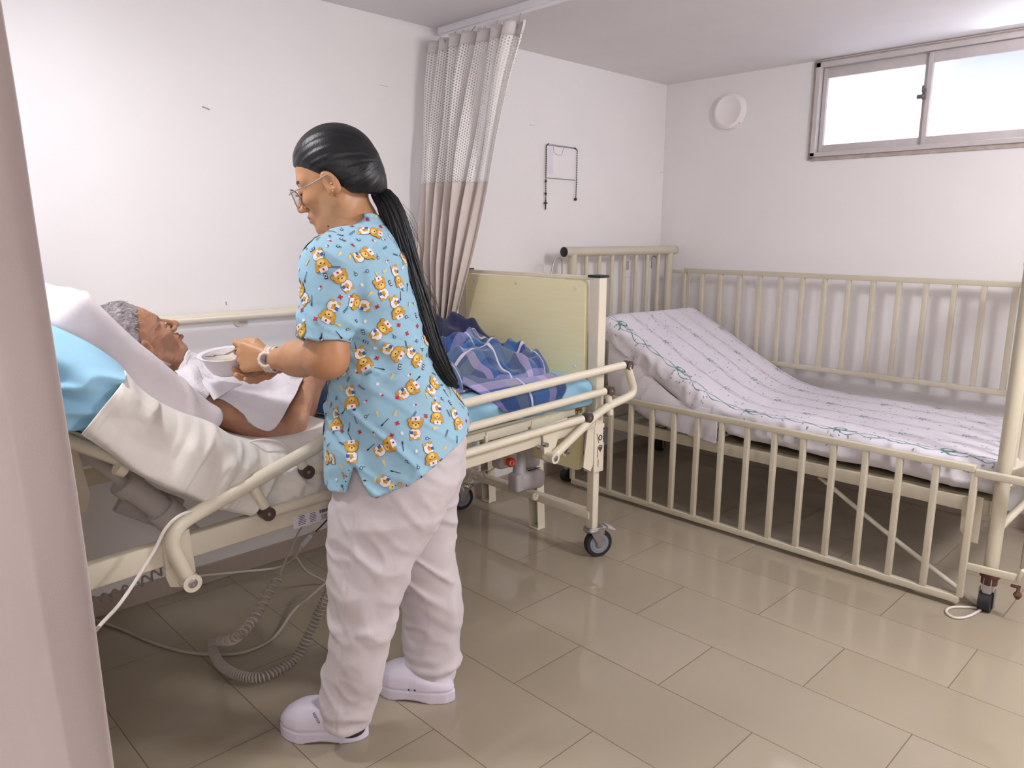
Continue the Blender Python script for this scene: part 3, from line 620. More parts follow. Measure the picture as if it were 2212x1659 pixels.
B1('control_box', MB().box(eb+np.array((.02, .045, .0)), (.10, .06, .075), bev=.012), greyp); B1('button_collar', MB().cyl(eb+np.array((-.006, .012, 0)), eb+np.array((.01, .03, 0)), .020, 20), mat('yellow_plastic', (214, 158, 60), .5))
# mattress platform and joints at the foot end
pf = MB(); pf.box((1.58, 2.235, .645), (1.26, .70, .014), Matrix.Rotation(-.02, 3, 'Y'), .003); pf.bar((1.0, 1.90, .625), (2.2, 1.90, .64), .03, .034); pf.bar((1.0, 2.57, .625), (2.2, 2.57, .64), .03, .034); B1('platform', pf)
ks = MB()
for xa, xb in ((1.72, 1.93), (1.95, 2.13)): ks.box(((xa+xb)/2, 1.885, .628), (xb-xa, .012, .036), Matrix.Rotation(-.02, 3, 'Y'), .004).box((xa, 1.885, .612), (.012, .016, .034), bev=.003)
B1('platform_hook', ks)
gp = MB()
for k in range(9): gp.box((2.10+k*.018, 1.90, .628), (.008, .02, .020), Matrix.Rotation(.6, 3, 'Y'))
B1('slotted_plate', gp, mat('slots', (150, 132, 84), .6))
# backrest frame (raised)
def onf(x): return .57-.646*(x-.88)       # frame line of the raised backrest
bf = MB()
for y in (1.885, 2.585):
    bf.tube([(-.18, y, onf(-.18)), (.88, y, onf(.88)), (.99, y, .585)], .0165, 14)
for x in (.0, .32, .62, .9): bf.bar((x, 1.885, onf(x)), (x, 2.585, onf(x)), .03, .018)
bfo = B1('backrest_frame', bf)
pl = MB(); pl.box((.36, 2.235, onf(.36)+.024), (1.22, .69, .010), Matrix.Rotation(math.atan(.646), 3, 'Y'), .002); B1('backrest_panel', pl)
for px, py in ((122, 955), (262, 1010)):
    a = at(px, py, 1, 1.868); t = np.array((1, 0, -.646)); t /= np.linalg.norm(t); B1('tube_clip', MB().tube([a-t*.011, a+t*.011], .021, 14), cream, bfo)
# gas strut / actuator under the backrest
a = at(195, 985, 1, 2.20); b_ = at(268, 1040, 1, 2.20); c_ = at(350, 1100, 1, 2.2); d_ = at(420, 1165, 1, 2.2)
B1('backrest_actuator', MB().tube([a-(b_-a)*.3, b_], .018, 16).tube([b_, c_], .036, 18).tube([b_-(c_-b_)*.03, b_+(c_-b_)*.22], .044, 18).tube([c_-(c_-b_)*.05, c_+(d_-c_)*.35], .046, 18).tube([c_, d_], .034, 18), paleg)
B1('actuator_tray', MB().box((b_+c_)/2+np.array((.03, .05, -.05)), (.17, .03, .10), Matrix.Rotation(.6, 3, 'Y'), .004), mat('pale_grey', (176, 168, 168), .5))
B1('pivot_plate', MB().prism([(-.02, .05), (.03, .04), (.05, -.10), (.035, -.14), (.0, -.14), (-.01, -.10)], at(140, 1000, 1, 2.1), (1, 0, 0), (0, 0, 1), (0, .006, 0)).cyl(at(141, 1042, 1, 2.095), at(141, 1042, 1, 2.11), .008, 12), cream)
# maker's label on the near beam
lb = at(692, 1112, 1, YN-.016); dzx = (.603-.515)/2.51; lab = MB(); Rl = Matrix.Rotation(-dzx, 3, 'Y')
lab.box((lb[0], YN-.0158, lb[2]), (.17, .001, .036), Rl); labo = B1('rating_label', lab, whitep, smooth=False)
ti = MB(); r_ = random.Random(4)
for row in range(6):
    for k in range(2): ti.box((lb[0]-.058+k*.034, YN-.0168, lb[2]+.012-row*.0048), (.026*r_.uniform(.6, 1), .0006, .0012), Rl)
xx = lb[0]-.002
for k in range(14): w_ = r_.choice((.0008, .0014, .002)); ti.box((xx, YN-.0168, lb[2]+.010), (w_, .0006, .010), Rl); xx += w_+.0012
for row in range(4): ti.box((lb[0]+.012, YN-.0168, lb[2]-.002-row*.0038), (.022*r_.uniform(.5, 1), .0006, .001), Rl)
for k in range(5): ti.box((lb[0]+.045+k*.008, YN-.0168, lb[2]+.006-(k % 2)*.012), (.005, .0006, .008), Rl)
B1('label_print', ti, ink, labo, smooth=False)
# ---- folding side rail (near side)
YR = 1.80
J = lambda px, py: at(px, py, 1, YR)
sr = B1('side_rail', MB().tube([J(742, 934)+np.array((0, 0, 0)), J(1347, 789)], .0155, 16).tube([J(664, 1017), J(1306, 845)], .0145, 16).tube([J(580, 1107), J(1258, 905)], .0145, 16))
B1('rail_arm', MB().tube(fillet([J(410, 1256), J(352, 1150), J(760, 921)], .13, 14), .0185, 18).tube([J(548, 1052), J(572, 1095)], .0135, 14).tube([J(640, 985), J(655, 1008)], .0135, 14), cream, sr)
B1('rail_arm', MB().tube(fillet([J(1196, 985), J(1300, 884), J(1372, 850), J(1355, 792)], [.08, .05], 10), .0165, 18).tube([J(1318, 895), J(1314, 850)], .0125, 14), cream, sr)
for p in ((742, 934), (661, 1018), (576, 1108), (1356, 789), (1316, 844), (1269, 902)):
    q = J(*p); B1('rail_joint', MB().cyl(q+np.array((0, -.016, 0)), q+np.array((0, .016, 0)), .0185, 20), brownp, sr); B1('joint_screw', MB().lathe([(0, .002), (.004, .0015), (.005, 0)], q+np.array((0, -.016, 0)), (0, -1, 0), 12), steel, sr)
def pivot(px, py, r=.024):
    q = J(px, py); B1('pivot_boss', MB().cyl(q+np.array((0, -.020, 0)), q+np.array((0, .030, 0)), r, 24), cream, sr)
    B1('pivot_bolt', MB().lathe([(0, .004), (.004, .005), (.005, .002), (.010, .001), (.012, 0)], q+np.array((0, -.020, 0)), (0, -1, 0), 20), steel, sr)
pivot(410, 1255, .023); pivot(1192, 988, .021)
# mounting plates
q = J(395, 1215); B1('mount_plate', MB().prism([(-.035, .062), (.028, .075), (.036, -.04), (.025, -.062), (.0, -.072), (-.028, -.062), (-.036, -.035)], q+np.array((.0, .018, .0)), (1, 0, 0), (0, 0, 1), (0, .006, 0)).box(q+np.array((-.03, .03, .03)), (.012, .03, .09), bev=.003), cream)
q = J(1200, 955); B1('mount_plate', MB().prism([(-.05, .065), (.085, .075), (.060, .030), (.040, .02), (.018, -.035), (.0, -.075), (-.025, -.075), (-.040, -.04)], q+np.array((0, .018, 0)), (1, 0, 0), (0, 0, 1), (0, .006, 0)), cream)
for p in ((1172, 968), (1184, 962)): q = J(*p); B1('plate_bolt', MB().cyl(q+np.array((0, .004, 0)), q+np.array((0, .022, 0)), .009, 14), steel)
q = J(1224, 975); B1('stop_bolt', MB().cyl(q+np.array((0, -.012, 0)), q+np.array((0, .03, 0)), .011, 14).cyl(q+np.array((0, -.018, 0)), q+np.array((0, -.010, 0)), .007, 10), steel); B1('stop_lug', MB().prism([(-.02, .02), (.01, .03), (.012, -.01), (0, -.022), (-.012, -.012)], q+np.array((-.004, .004, 0)), (1, 0, 0), (0, 0, 1), (0, .006, 0)), cream)

# ---- mattress (light blue cover), a thing on the bed
def sweep_slab(name, path, th, y0, y1, m, rad=.03, step=.012, noise=None, parent=None, ripple=None):
    """slab whose underside follows path (x,z) or, if axis swapped, (y,z)"""
    P = np.array(fillet([(x, 0, z) for x, z in path], .18, 10)); x, z = P[:, 0], P[:, 2]
    s = np.concatenate([[0], np.cumsum(np.hypot(np.diff(x), np.diff(z)))]); n = int(s[-1]/step); t = np.linspace(0, s[-1], n)
    X = np.interp(t, s, x); Z = np.interp(t, s, z); tx = np.gradient(X, t); tz = np.gradient(Z, t); L_ = np.hypot(tx, tz); nx, nz = -tz/L_, tx/L_
    if tx.mean() < 0: nx, nz = -nx, -nz
    # rounded-rect cross-section
    h, wd = th, y1-y0; loop = []
    for cy_, cz_, a0 in ((wd/2-rad, h-rad, 0), (-wd/2+rad, h-rad, 90), (-wd/2+rad, rad, 180), (wd/2-rad, rad, 270)):
        for k in range(7): a = math.radians(a0+15*k); loop.append((cy_+rad*math.cos(a), cz_+rad*math.sin(a)))
    # densify
    D_ = []
    for i in range(len(loop)):
        a, b = np.array(loop[i]), np.array(loop[(i+1) % len(loop)]); k = max(1, int(np.linalg.norm(b-a)/step))
        for j in range(k): D_.append(a+(b-a)*j/k)
    D_ = np.array(D_); m_ = len(D_); V = []; rows = []
    ends = [(-1, k) for k in range(6, 0, -1)]+[(0, i) for i in range(n)]+[(1, k) for k in range(1, 7)]
    for kind, i in ends:
        if kind == 0: c = (X[i], Z[i], nx[i], nz[i]); ins = 0; ext = 0; ii = i
        else: a = math.radians(15*i); ins = rad*(1-math.cos(a)); ext = rad*math.sin(a)*kind; ii = 0 if kind < 0 else n-1; c = (X[ii]+tx[ii]*ext, Z[ii]+tz[ii]*ext, nx[ii], nz[ii])
        sc = np.array([(wd/2-ins)/(wd/2), (h/2-ins)/(h/2)]); Q = D_.copy(); Q[:, 1] -= h/2; Q = Q*sc; Q[:, 1] += h/2
        V.append(np.stack([c[0]+c[2]*Q[:, 1], (y0+y1)/2+Q[:, 0], c[1]+c[3]*Q[:, 1]], -1))
    V = np.array(V); R_ = V.shape[0]
    VV = V.reshape(-1, 3); F_ = []
    for i in range(R_-1):
        a = i*m_+np.arange(m_); b = i*m_+(np.arange(m_)+1) % m_; F_ += np.stack([a, a+m_, b+m_, b], -1).tolist()
    F_.append(list(range(m_))); F_.append(list(range((R_-1)*m_, R_*m_))[::-1])
    if noise is not None: VV = VV+noise(VV)
    return VV, F_
def cov_noise(V):
    d = np.zeros_like(V); side = V[:, 1] < 1.875
    r = 1-np.abs(vnoise(np.stack([V[:, 0]*9+V[:, 2]*16, V[:, 1]*2, V[:, 2]*7-V[:, 0]*6], -1), 3)); w_ = np.clip(r-.55, 0, 1)*.05
    d[:, 1] -= np.where(V[:, 1] < 1.92, w_, 0); d[:, 2] += vnoise(V*7, 5)*.004+np.where(V[:, 1] >= 1.90, 0, 0); return d
VV, F_ = sweep_slab('m', [(-.16, onf(-.16)+.030), (.86, onf(.86)+.032), (1.12, .612), (1.55, .662), (2.245, .655)], .118, 1.862, 2.61, bluesheet, .042, noise=cov_noise)
matt = np_mesh('mattress', VV, F_, bluesheet); tag(matt, 'mattress in a light blue cover on the adjustable bed', 'mattress')

# ================================================================== COT BED (far, beside the window wall)
cot = empty('cot_bed', (3.42, 1.6, 0), 'beige barred metal hospital bed standing under the window wall', 'bed')
XA, XB, YA, YB = 2.985, 3.86, .592, 2.60
def B2(name, mb, m=None, parent=None, **k): return mb.build(name, m or crib_m, parent or cot, **k)
def end_frame(y, z1, nbar, caps):
    for x in (XA, XB):
        if y > 1: B2('post', MB().tube([(x, y, .10), (x, y, z1)], .024, 20))
        else: B2('post', MB().tube([(x, y, .135), (x, y, z1)], .024, 20))
    ex = .065 if y > 1 else .0
    B2('top_tube', MB().tube([(XA-ex, y, z1), (XB+.055, y, z1)], .0255, 20))
    B2('end_rail', MB().tube([(XA, y, .50), (XB, y, .50)], .018, 14)); B2('end_rail', MB().tube([(XA, y, .30), (XB, y, .30)], .014, 14))
    for k in range(nbar):
        x = XA+(XB-XA)*(k+1)/(nbar+1); B2('end_bar', MB().tube([(x, y, .50), (x, y, z1)], .012, 12))
    for x, d in ((XA-ex-.003, -1), (XB+.058, 1)):
        B2('tube_cap', MB().lathe([(0, .006), (.020, .005), (.026, 0)], (x, y, z1), (d, 0, 0), 20), blackp if caps and d < 0 else crib_m)
end_frame(YB, 1.235, 7, True); end_frame(YA, 1.235, 7, False)
for x in (XA, XB):
    for y in (YA, YB):
        small = not (y < 1)
        e = bpy.data.objects.new('caster', None); COL.objects.link(e); e.parent = cot; e.location = Vector((x, y, 0))-cot.location; bpy.context.view_layer.update()
        MB().cyl((x, y, .128), (x, y, .150), .032, 20).cyl((x, y, .10), (x, y, .13), .026, 18).build('collar', rust, e)
        MB().box((x-.004, y, .098), (.040, .030, .072), bev=.006).build('brake_housing', greyp, e)
        MB().cyl((x-.01, y-.019, .036), (x-.01, y+.019, .036), .036, 28).build('wheel', rubber, e)
        MB().box((x-.005, y-.024, .05), (.02, .004, .07), bev=.001).box((x-.005, y+.024, .05), (.02, .004, .07), bev=.001).build('fork', steel, e)
# side panels of vertical bars
def side_panel(x, y0, y1, z0, z1, n, name='side_panel'):
    root = MB(); t = .026
    root.bar((x, y0, z1), (x, y1, z1), t, t).bar((x, y0, z0), (x, y1, z0), t, t); r = B2(name, root)
    for k in range(n):
        y = y0+(y1-y0)*k/(n-1); B2('panel_bar', MB().bar((x, y, z0+.012), (x, y, z1-.012), .022, .022, up=(1, 0, 0), bev=.002), crib_m, r)
    return r
np_ = side_panel(2.928, .665, 2.52, .032, .525, 16); B2('panel_arm', MB().bar((2.928, .665, .512), (2.928, .46, .512), .024, .026), crib_m, np_); B2('panel_arm', MB().bar((2.928, .665, .165), (2.945, .50, .165), .014, .026).bar((2.945, .50, .158), (2.945, .49, .20), .024, .012), crib_m, np_)
B2('guide_rod', MB().cyl((2.952, .497, .20), (2.952, .497, .62), .005, 10), steel); B2('guide_knob', MB().lathe([(0, 0), (.006, .002), (.014, .016), (.012, .022), (.006, .03), (.006, .05)], (2.952, .497, .085), (0, 0, 1), 14).cyl((2.952, .52, .13), (2.952, .497, .13), .006, 8), rust)
fp = side_panel(3.885, .70, 2.50, .635, 1.118, 16)
B2('panel_latch', MB().bar((3.885, 2.50, 1.11), (3.885, 2.62, 1.11), .03, .02).cyl((3.89, 2.47, .35), (3.89, 2.47, 1.10), .004, 8), crib_m, fp)
B2('hook', MB().tube(fillet([(XB-.13, YB+.03, 1.13), (XB-.13, YB+.03, 1.20), (XB-.10, YB+.03, 1.20), (XB-.10, YB, 1.16)], .01), .004, 8), steel)
hk = [at(1190, 592, 1, 2.60), at(1198, 558, 1, 2.60), at(1214, 557, 1, 2.6), at(1214, 592, 1, 2.6)]
B2('handle_loop', MB().tube(fillet(hk, .02), .0035, 8), steel)
# bed frame
for x in (XA+.03, XB-.03): B2('frame_beam', MB().bar((x, YA+.03, .368), (x, YB-.03, .368), .028, .052, bev=.002))
B2('mesh_base', MB().box(((XA+XB)/2, .62+.55, .397), (.80, 1.12, .006)).box(((XA+XB)/2, 1.175, .388), (.79, 1.1, .012)), mat('base_sheet', (150, 138, 114), .7))
for y in (.70, 1.1, 1.5, 1.9, 2.3): B2('slat', MB().bar((XA+.03, y, .355), (XB-.03, y, .355), .03, .03))
B2('backrest_base', MB().box(((XA+XB)/2, 2.03, .59), (.80, .70, .010), Matrix.Rotation(-2.62+PI, 3, 'X')))
B2('crank_rod', MB().tube([at(1770, 1030, 0, 3.05), at(1905, 1143, 0, 3.05), at(2085, 1283, 0, 3.0), at(2122, 1312, 0, 2.99)], .0095, 12), mat('pale_rod', (214, 206, 190), .4))
bk = MB(); p = np.array((XA-.024, .672, .33)); bk.prism([(-.03, .072), (-.012, .08), (-.006, .055), (.008, .055), (.012, .085), (.034, .085), (.034, -.085), (.0, -.085), (-.026, -.05)], p, (0, -1, 0), (0, 0, 1), (.006, 0, 0)); bo = B2('corner_bracket', bk)
for z in (.37, .30): B2('bolt', MB().cyl((XA-.034, .668, z), (XA-.022, .668, z), .009, 6), rust, bo)
B2('foot_arm', MB().bar((2.99, .585, .50), (2.99, .40, .62), .02, .03), crib_m)

# mattress with a printed sheet
def cm_noise(V):
    d = np.zeros_like(V); x = V[:, 0]; near = x < 3.06
    d[:, 2] += vnoise(V*np.array((6, 5, 4)), 11)*.006
    r = 1-np.abs(vnoise(np.stack([V[:, 1]*14, x*3, V[:, 2]*10], -1), 12)); d[:, 0] -= np.where(near, np.clip(r-.5, 0, 1)*.03, 0)
    return d
def cot_slab():
    VV, F_ = sweep_slab('c', [(2.43, .80), (1.74, .43), (.63, .412)], .125, 3.00, 3.84, whitesheet, .045, step=.014)
    VV = np.array(VV); V2 = VV.copy(); V2[:, 0] = VV[:, 1]; V2[:, 1] = VV[:, 0]; return V2, F_
VV, F_ = cot_slab()
# pillow-soft rise and a draped flap of the sheet under the raised part
VV = VV+cm_noise(VV)
cs = np_mesh('mattress', VV, F_, mat('cot_mattress_sheet', (216, 211, 221), .85, bump=.12, bscale=24, var=.02, sheen=.2)); tag(cs, 'mattress in a white fitted sheet printed with green ribbons on the cot bed', 'mattress')
# sheet flap hanging from the raised head part on the near side
hd = lambda px, py, x=2.985: at(px, py, 0, x)
fl = [[hd(1318, 712, 3.02), hd(1345, 742, 3.01), hd(1385, 790, 3.005), hd(1430, 835, 3.0), hd(1475, 868, 3.0), hd(1550, 886, 3.0)],
      [hd(1314, 770, 2.998), hd(1345, 800, 2.99), hd(1392, 838, 2.985), hd(1432, 870, 2.985), hd(1480, 900, 2.985), hd(1550, 915, 2.988)],
      [hd(1314, 830, 3.01), hd(1350, 862, 2.985), hd(1396, 890, 2.975), hd(1438, 912, 2.98), hd(1482, 925, 2.985), hd(1550, 940, 2.99)],
      [hd(1320, 850, 3.05), hd(1352, 868, 3.03), hd(1402, 905, 3.0), hd(1450, 925, 2.985), hd(1490, 940, 2.985), hd(1550, 958, 2.99)]]
G = ctrl_grid(fl, 40, 90); r = 1-np.abs(vnoise(np.stack([G[..., 1]*16+G[..., 2]*10, G[..., 2]*3, G[..., 0]*0], -1).reshape(-1, 3), 8)).reshape(40, 90); G[..., 0] -= np.clip(r-.5, 0, 1)*.022*np.linspace(.2, 1, 40)[:, None]
flap = grid_cloth('sheet_flap', G, bpy.data.materials['cot_mattress_sheet'], .003, cs)
# printed ribbons: thin motifs that follow the sheet
green = mat('print_green', (92, 140, 134), .85); greyg = mat('print_grey', (172, 172, 178), .85); leafm = mat('print_leaf', (138, 148, 150), .85)
def bvh_of(objs):
    v, f = [], []
    for o in objs:
        off = Vector((0, 0, 0)); q = o
        while q is not None: off += q.location; q = q.parent
        b = len(v); v += [tuple(x.co+off) for x in o.data.vertices]; f += [[i+b for i in p.vertices] for p in o.data.polygons]
    return BVHTree.FromPolygons(v, f)
cb = bvh_of([cs, flap])
s_ax = np.array([0., 1.75-.0]); 
def cot_pt(t, u):
    """t metres along the bed from the head edge of the sheet, u metres across from the near edge -> point + normal on the sheet"""
    y = 2.40-t; 
    if t < .75: y = 2.42-t*.88
    else: y = 2.42-.66-(t-.75)
    if u >= 0.0:
        h = cb.ray_cast(Vector((3.00+u, y, 2)), Vector((0, 0, -1)))
    else:
        h = cb.ray_cast(Vector((2.5, y, (.56 if y < 1.74 else .56+(y-1.74)*.54)+u*1.0-.01)), Vector((1, 0, 0)))
    if h[0] is None: return None
    n = np.array(h[1]); n = n if (n[2] > 0 if u >= 0 else n[0] < 0) else -n
    return np.array(h[0]), n
def ribbon(mb, pts, w, mi):
    P = [cot_pt(*p) for p in pts]
    for i in range(len(P)-1):
        if P[i] is None or P[i+1] is None: continue
        a, na = P[i]; b, nb_ = P[i+1]
        if np.linalg.norm(a-b) > .08: continue
        d = b-a; d /= np.linalg.norm(d)+1e-9; s1 = np.cross(d, na); s2 = np.cross(d, nb_); w1 = w*(.7+.3*math.sin(i*.7)); o = .0012
        mb.add([a-s1*w1+na*o, a+s1*w1+na*o, b+s2*w1+nb_*o, b-s2*w1+nb_*o], [(0, 1, 2, 3)], mi)
def blob(mb, t, u, rx, ry, ang, mi):
    ca, sa = math.cos(ang), math.sin(ang); P = [cot_pt(t+rx*math.cos(k*PI/4)*ca-ry*math.sin(k*PI/4)*sa, u+rx*math.cos(k*PI/4)*sa+ry*math.sin(k*PI/4)*ca) for k in range(8)]
    if any(p is None for p in P): return
    if max(np.linalg.norm(P[k][0]-P[0][0]) for k in range(8)) > .06: return
    mb.add([p[0]+p[1]*.0013 for p in P], [tuple(range(8))], mi)
def bow(mb, t, u, s, mi=0):
    for sg in (-1, 1):
        ribbon(mb, [(t+s*(.1+1.0*math.sin(a))*sg*.6, u+s*(.55*(1-math.cos(a)))) for a in np.linspace(0, 2*PI, 15)], s*.10, mi)
        ribbon(mb, [(t, u), (t+sg*s*.35, u-s*.45), (t+sg*s*.45, u-s*.95)], s*.11, mi)
    ribbon(mb, [(t, u), (t+s*.8, u+s*.1), (t+s*1.5, u+s*.3), (t+s*1.7, u+s*1.0)], s*.07, mi); blob(mb, t, u, s*.22, s*.25, 0, mi)
pr = MB(); rq = random.Random(5)
for j, (u0, amp, w, per, mi, bs) in enumerate(((.035, .022, .0022, .40, 0, .036), (.19, .014, .0015, .40, 1, .020), (.34, .014, .0015, .40, 1, .020), (.49, .014, .0015, .40, 1, .020), (.64, .014, .0014, .40, 1, .019), (.78, .012, .0013, .40, 1, .018))):
    sh = j*.19
    for ph_ in (0, PI): ribbon(pr, [(t, u0+amp*math.sin(2*PI*(t-sh)/.2+ph_)*(0.35+.65*abs(math.sin(PI*(t-sh)/.4)))) for t in np.arange(.0, 1.92, .010)], w, mi)
    t = .12+(sh % .4)
    while t < 1.85:
        bow(pr, t, u0, bs, 0 if j == 0 else 3)
        for k in range(14): blob(pr, t+rq.uniform(.05, .20), u0+rq.uniform(-1, 1)*amp*1.3, .0045 if j == 0 else .003, .0025 if j == 0 else .0016, rq.uniform(0, 3), 2)
        t += per
for k in range(300):
    blob(pr, rq.uniform(0, 1.9), rq.uniform(-.10, .80), .006, .0028, rq.uniform(0, 3), rq.choice((1, 2, 2)))
po = MB(); b = len(pr.v)
me = bpy.data.meshes.new('tmp'); me.from_pydata(pr.v, [], pr.f)
for m in (green, greyg, leafm, mat('print_pale_green', (136, 164, 162), .85)): me.materials.append(m)
me.polygons.foreach_set('material_index', pr.m)
link('printed_pattern', me, cs, False)
# loose white cable on the floor under the cot
ck = empty('floor_cable', (2.95, .7, 0), 'white cable loop on the floor under the cot bed foot', 'cable')
g = lambda px, py: at(px, py, 2, .005)
MB().tube(spline([g(2118, 1318), g(2090, 1332), g(2062, 1334), g(2044, 1322), g(2056, 1312), g(2100, 1312)+np.array((0, 0, .0)), g(2135, 1318)], 8), .0045, 8).build('cable', cablem, ck)

# ================================================================== PEOPLE
Dv = np.array((math.cos(YAW), math.sin(YAW), 0.0)); Lv = np.array((-math.sin(YAW), math.cos(YAW), 0.0)); Zv = np.array((0, 0, 1.0))
O_N = np.array((1.04, 1.62, 0.0))
def SP(px, py, dd):
    """point of the photograph lying dd metres behind the nurse's mid plane, in her (s, d, z) frame"""
    d = Rt*(px-IW/2)/FPX - Up*(py-IH/2)/FPX + Fw
    P = CAMP + d*(((O_N-CAMP)@Dv+dd)/(d@Dv)); q = P-O_N; return np.array((q@Lv, q@Dv, P[2]))
def toW(q): q = np.asarray(q, float); return O_N*np.array((1, 1, 0))+q[..., 0:1]*Lv+q[..., 1:2]*Dv+q[..., 2:3]*Zv
def toN(P): q = P-O_N; return np.stack([q@Lv, q@Dv, P[:, 2]], -1)

def head_sdf(p, old=False):
    """head in its own frame: x towards the face, y to the left, z up; centre between the ears"""
    ay = p.copy(); ay[:, 1] = np.abs(p[:, 1])
    d = sd_ell(p, (-.010, 0, .030), (.096, .0745, .090))
    d = smin(d, sd_ell(p, (.028, 0, -.030), (.056, .060, .070)), .03)             # mid face
    d = smin(d, sd_caps(ay, (-.002, .050, -.052), (.058, .012, -.092), .020, .021), .03)       # jaw line
    d = smin(d, sd_ell(p, (.074, 0, -.092), (.019, .021, .017)), .018)            # chin
    d = smin(d, sd_caps(ay, (.076, .010, .026), (.060, .045, .022), .012, .010), .016)         # brow ridge
    ck = .006 if old else .0
    d = smin(d, sd_ell(ay, (.062, .038, -.022), (.022, .020, .018+ck)), .018)     # cheekbone
    d = smax(d, -sd_ell(ay, (.098, .031, .004), (.018, .019, .015)), .014)        # eye socket
    if old:
        d = smax(d, -sd_ell(ay, (.060, .068, -.060), (.018, .012, .022)), .03)
        d = smin(d, sd_caps(ay, (.084, .020, -.018), (.074, .046, -.020), .005, .004), .006)
    d = smin(d, sd_ell(ay, (.074, .031, .003), (.0155, .0150, .0130)), .004)      # lids / eyeball
    nl = .113 if not old else .119
    d = smin(d, sd_caps(p, (.086, 0, .010), (nl-.008, 0, -.023), .0065, .0085), .010)          # nose bridge
    d = smin(d, sd_ell(p, (nl-.006, 0, -.030), (.011, .011, .0095)), .008)        # tip
    d = smin(d, sd_ell(ay, (.098, .0115, -.034), (.010, .0075, .0075)), .006)     # wings
    d = smax(d, -sd_ell(ay, (.104, .0065, -.0405), (.0050, .0034, .0040)), .003)  # nostrils
    lx = .088
    d = smin(d, sd_ell(p, (lx-.006, 0, -.060), (.016, .026, .018)), .012)         # muzzle
    d = smin(d, sd_caps(ay, (lx+.009, 0, -.0545), (lx-.004, .020, -.0585), .0052, .0025), .005)
    lo_ = .004 if old else 0
    d = smin(d, sd_caps(ay, (lx+.007+lo_, 0, -.0660), (lx-.003, .018, -.0635), .0060+lo_*.8, .0028), .005)
    d = smax(d, -sd_caps(ay, (lx+.016, 0, -.0600), (lx+.001, .022, -.0605), .0016, .0012), .003)
    # ears
    Re = np.array([[.94, 0, .34], [0, 1, 0], [-.34, 0, .94]])
    e = sd_ell(ay, (-.006, .0775, -.006), (.0175, .0085, .031), Re); e = smax(e, -sd_ell(ay, (-.003, .086, -.003), (.0105, .007, .019), Re), .004)
    e = smin(e, sd_caps(ay, (.006, .078, -.014), (.003, .079, -.028), .0045, .0055), .005)
    return smin(d, e, .006)
def frame(fwd, up):
    f = np.array(fwd, float); f /= np.linalg.norm(f); u = np.array(up, float); u -= f*(u@f); u /= np.linalg.norm(u); l = np.cross(u, f)
    return np.stack([f, l, u], 1)          # columns: local x, y, z in parent coordinates

def hand_prims(W_, a, b, c, side, pose, sc=1.0):
    """W_ wrist, a towards the fingers, b towards the index side, c out of the back of the hand. pose: per finger (spread, curl1, curl2, curl3)"""
    W_, a, b, c = [np.array(x, float) for x in (W_, a, b, c)]; pr_ = []; tips = []
    mc = [W_+sc*(a*.078+b*.030), W_+sc*(a*.082+b*.010), W_+sc*(a*.078-b*.011), W_+sc*(a*.070-b*.030)]
    palm = [(W_+b*sc*.012, mc[0]-a*.006*sc, .0165, .0140), (W_+b*sc*.004, mc[1]-a*.006*sc, .0165, .0145), (W_-b*sc*.006, mc[2]-a*.006*sc, .0165, .0138), (W_-b*sc*.014, mc[3]-a*.006*sc, .0160, .0128)]
    ln = [(.040, .025, .020), (.044, .028, .021), (.041, .026, .020), (.032, .020, .018)]; rd = [.0098, .0100, .0094, .0082]
    fing = []
    for k in range(4):
        sp, c1, c2, c3 = pose['f'][k]; p = mc[k]; d0 = a*math.cos(sp)+b*math.sin(sp); ang = 0; pts = [p]; rr = [rd[k]*sc*1.08]
        for j, cu in enumerate((c1, c2, c3)):
            ang += math.radians(cu); d = d0*math.cos(ang)-c*math.sin(ang); p = p+d*ln[k][j]*sc; pts.append(p); rr.append(rd[k]*sc*(1, .93, .82)[j])
        fing.append((pts, rr))
    t = pose['t']; p0 = W_+sc*(a*.018+b*.018-c*.008); p1 = W_+sc*(a*t[0][0]+b*t[0][1]+c*t[0][2]); p2 = W_+sc*(a*t[1][0]+b*t[1][1]+c*t[1][2]); p3 = W_+sc*(a*t[2][0]+b*t[2][1]+c*t[2][2])
    fing.append(([p0, p1, p2, p3], [.0165*sc, .0130*sc, .0108*sc, .0088*sc]))
    return palm, fing
def hand_sdf(p, palm, fing):
    d = None
    for a, b, ra, rb in palm: e = sd_caps(p, a, b, ra, rb); d = e if d is None else smin(d, e, .010)
    for pts, rr in fing:
        f = None
        for i in range(3): e = sd_caps(p, pts[i], pts[i+1], rr[i], rr[i+1]); f = e if f is None else smin(f, e, .0025)
        for i in (1, 2): f = smin(f, np.linalg.norm(p-pts[i], axis=1)-rr[i]*1.06, .003)
        d = smin(d, f, .005)
    return d
def fit_bounds(pts, m): P = np.array(pts); return P.min(0)-m, P.max(0)+m

# ------------------------------------------------------------------ THE NURSE
nurse = empty('person', O_N, 'standing person in blue bear-print scrubs and white trousers, bowl in hand', 'person')
# joints, her frame
hd_f = frame((math.cos(.36), .06, -math.sin(.36)), (math.sin(.36), -.02, math.cos(.36)))
HC = SP(727, 392, -.005)
Sh_n, Sh_f = SP(720, 578, -.135), SP(745, 572, .150)
El_n, Wr_n = SP(706, 772, -.185), SP(590, 776, .035)
El_f, Wr_f = SP(700, 765, .240), SP(606, 780, .190)
neck0, neck1 = SP(770, 500, .0), SP(752, 440, .0)
def hl(p): return (p-HC)@hd_f
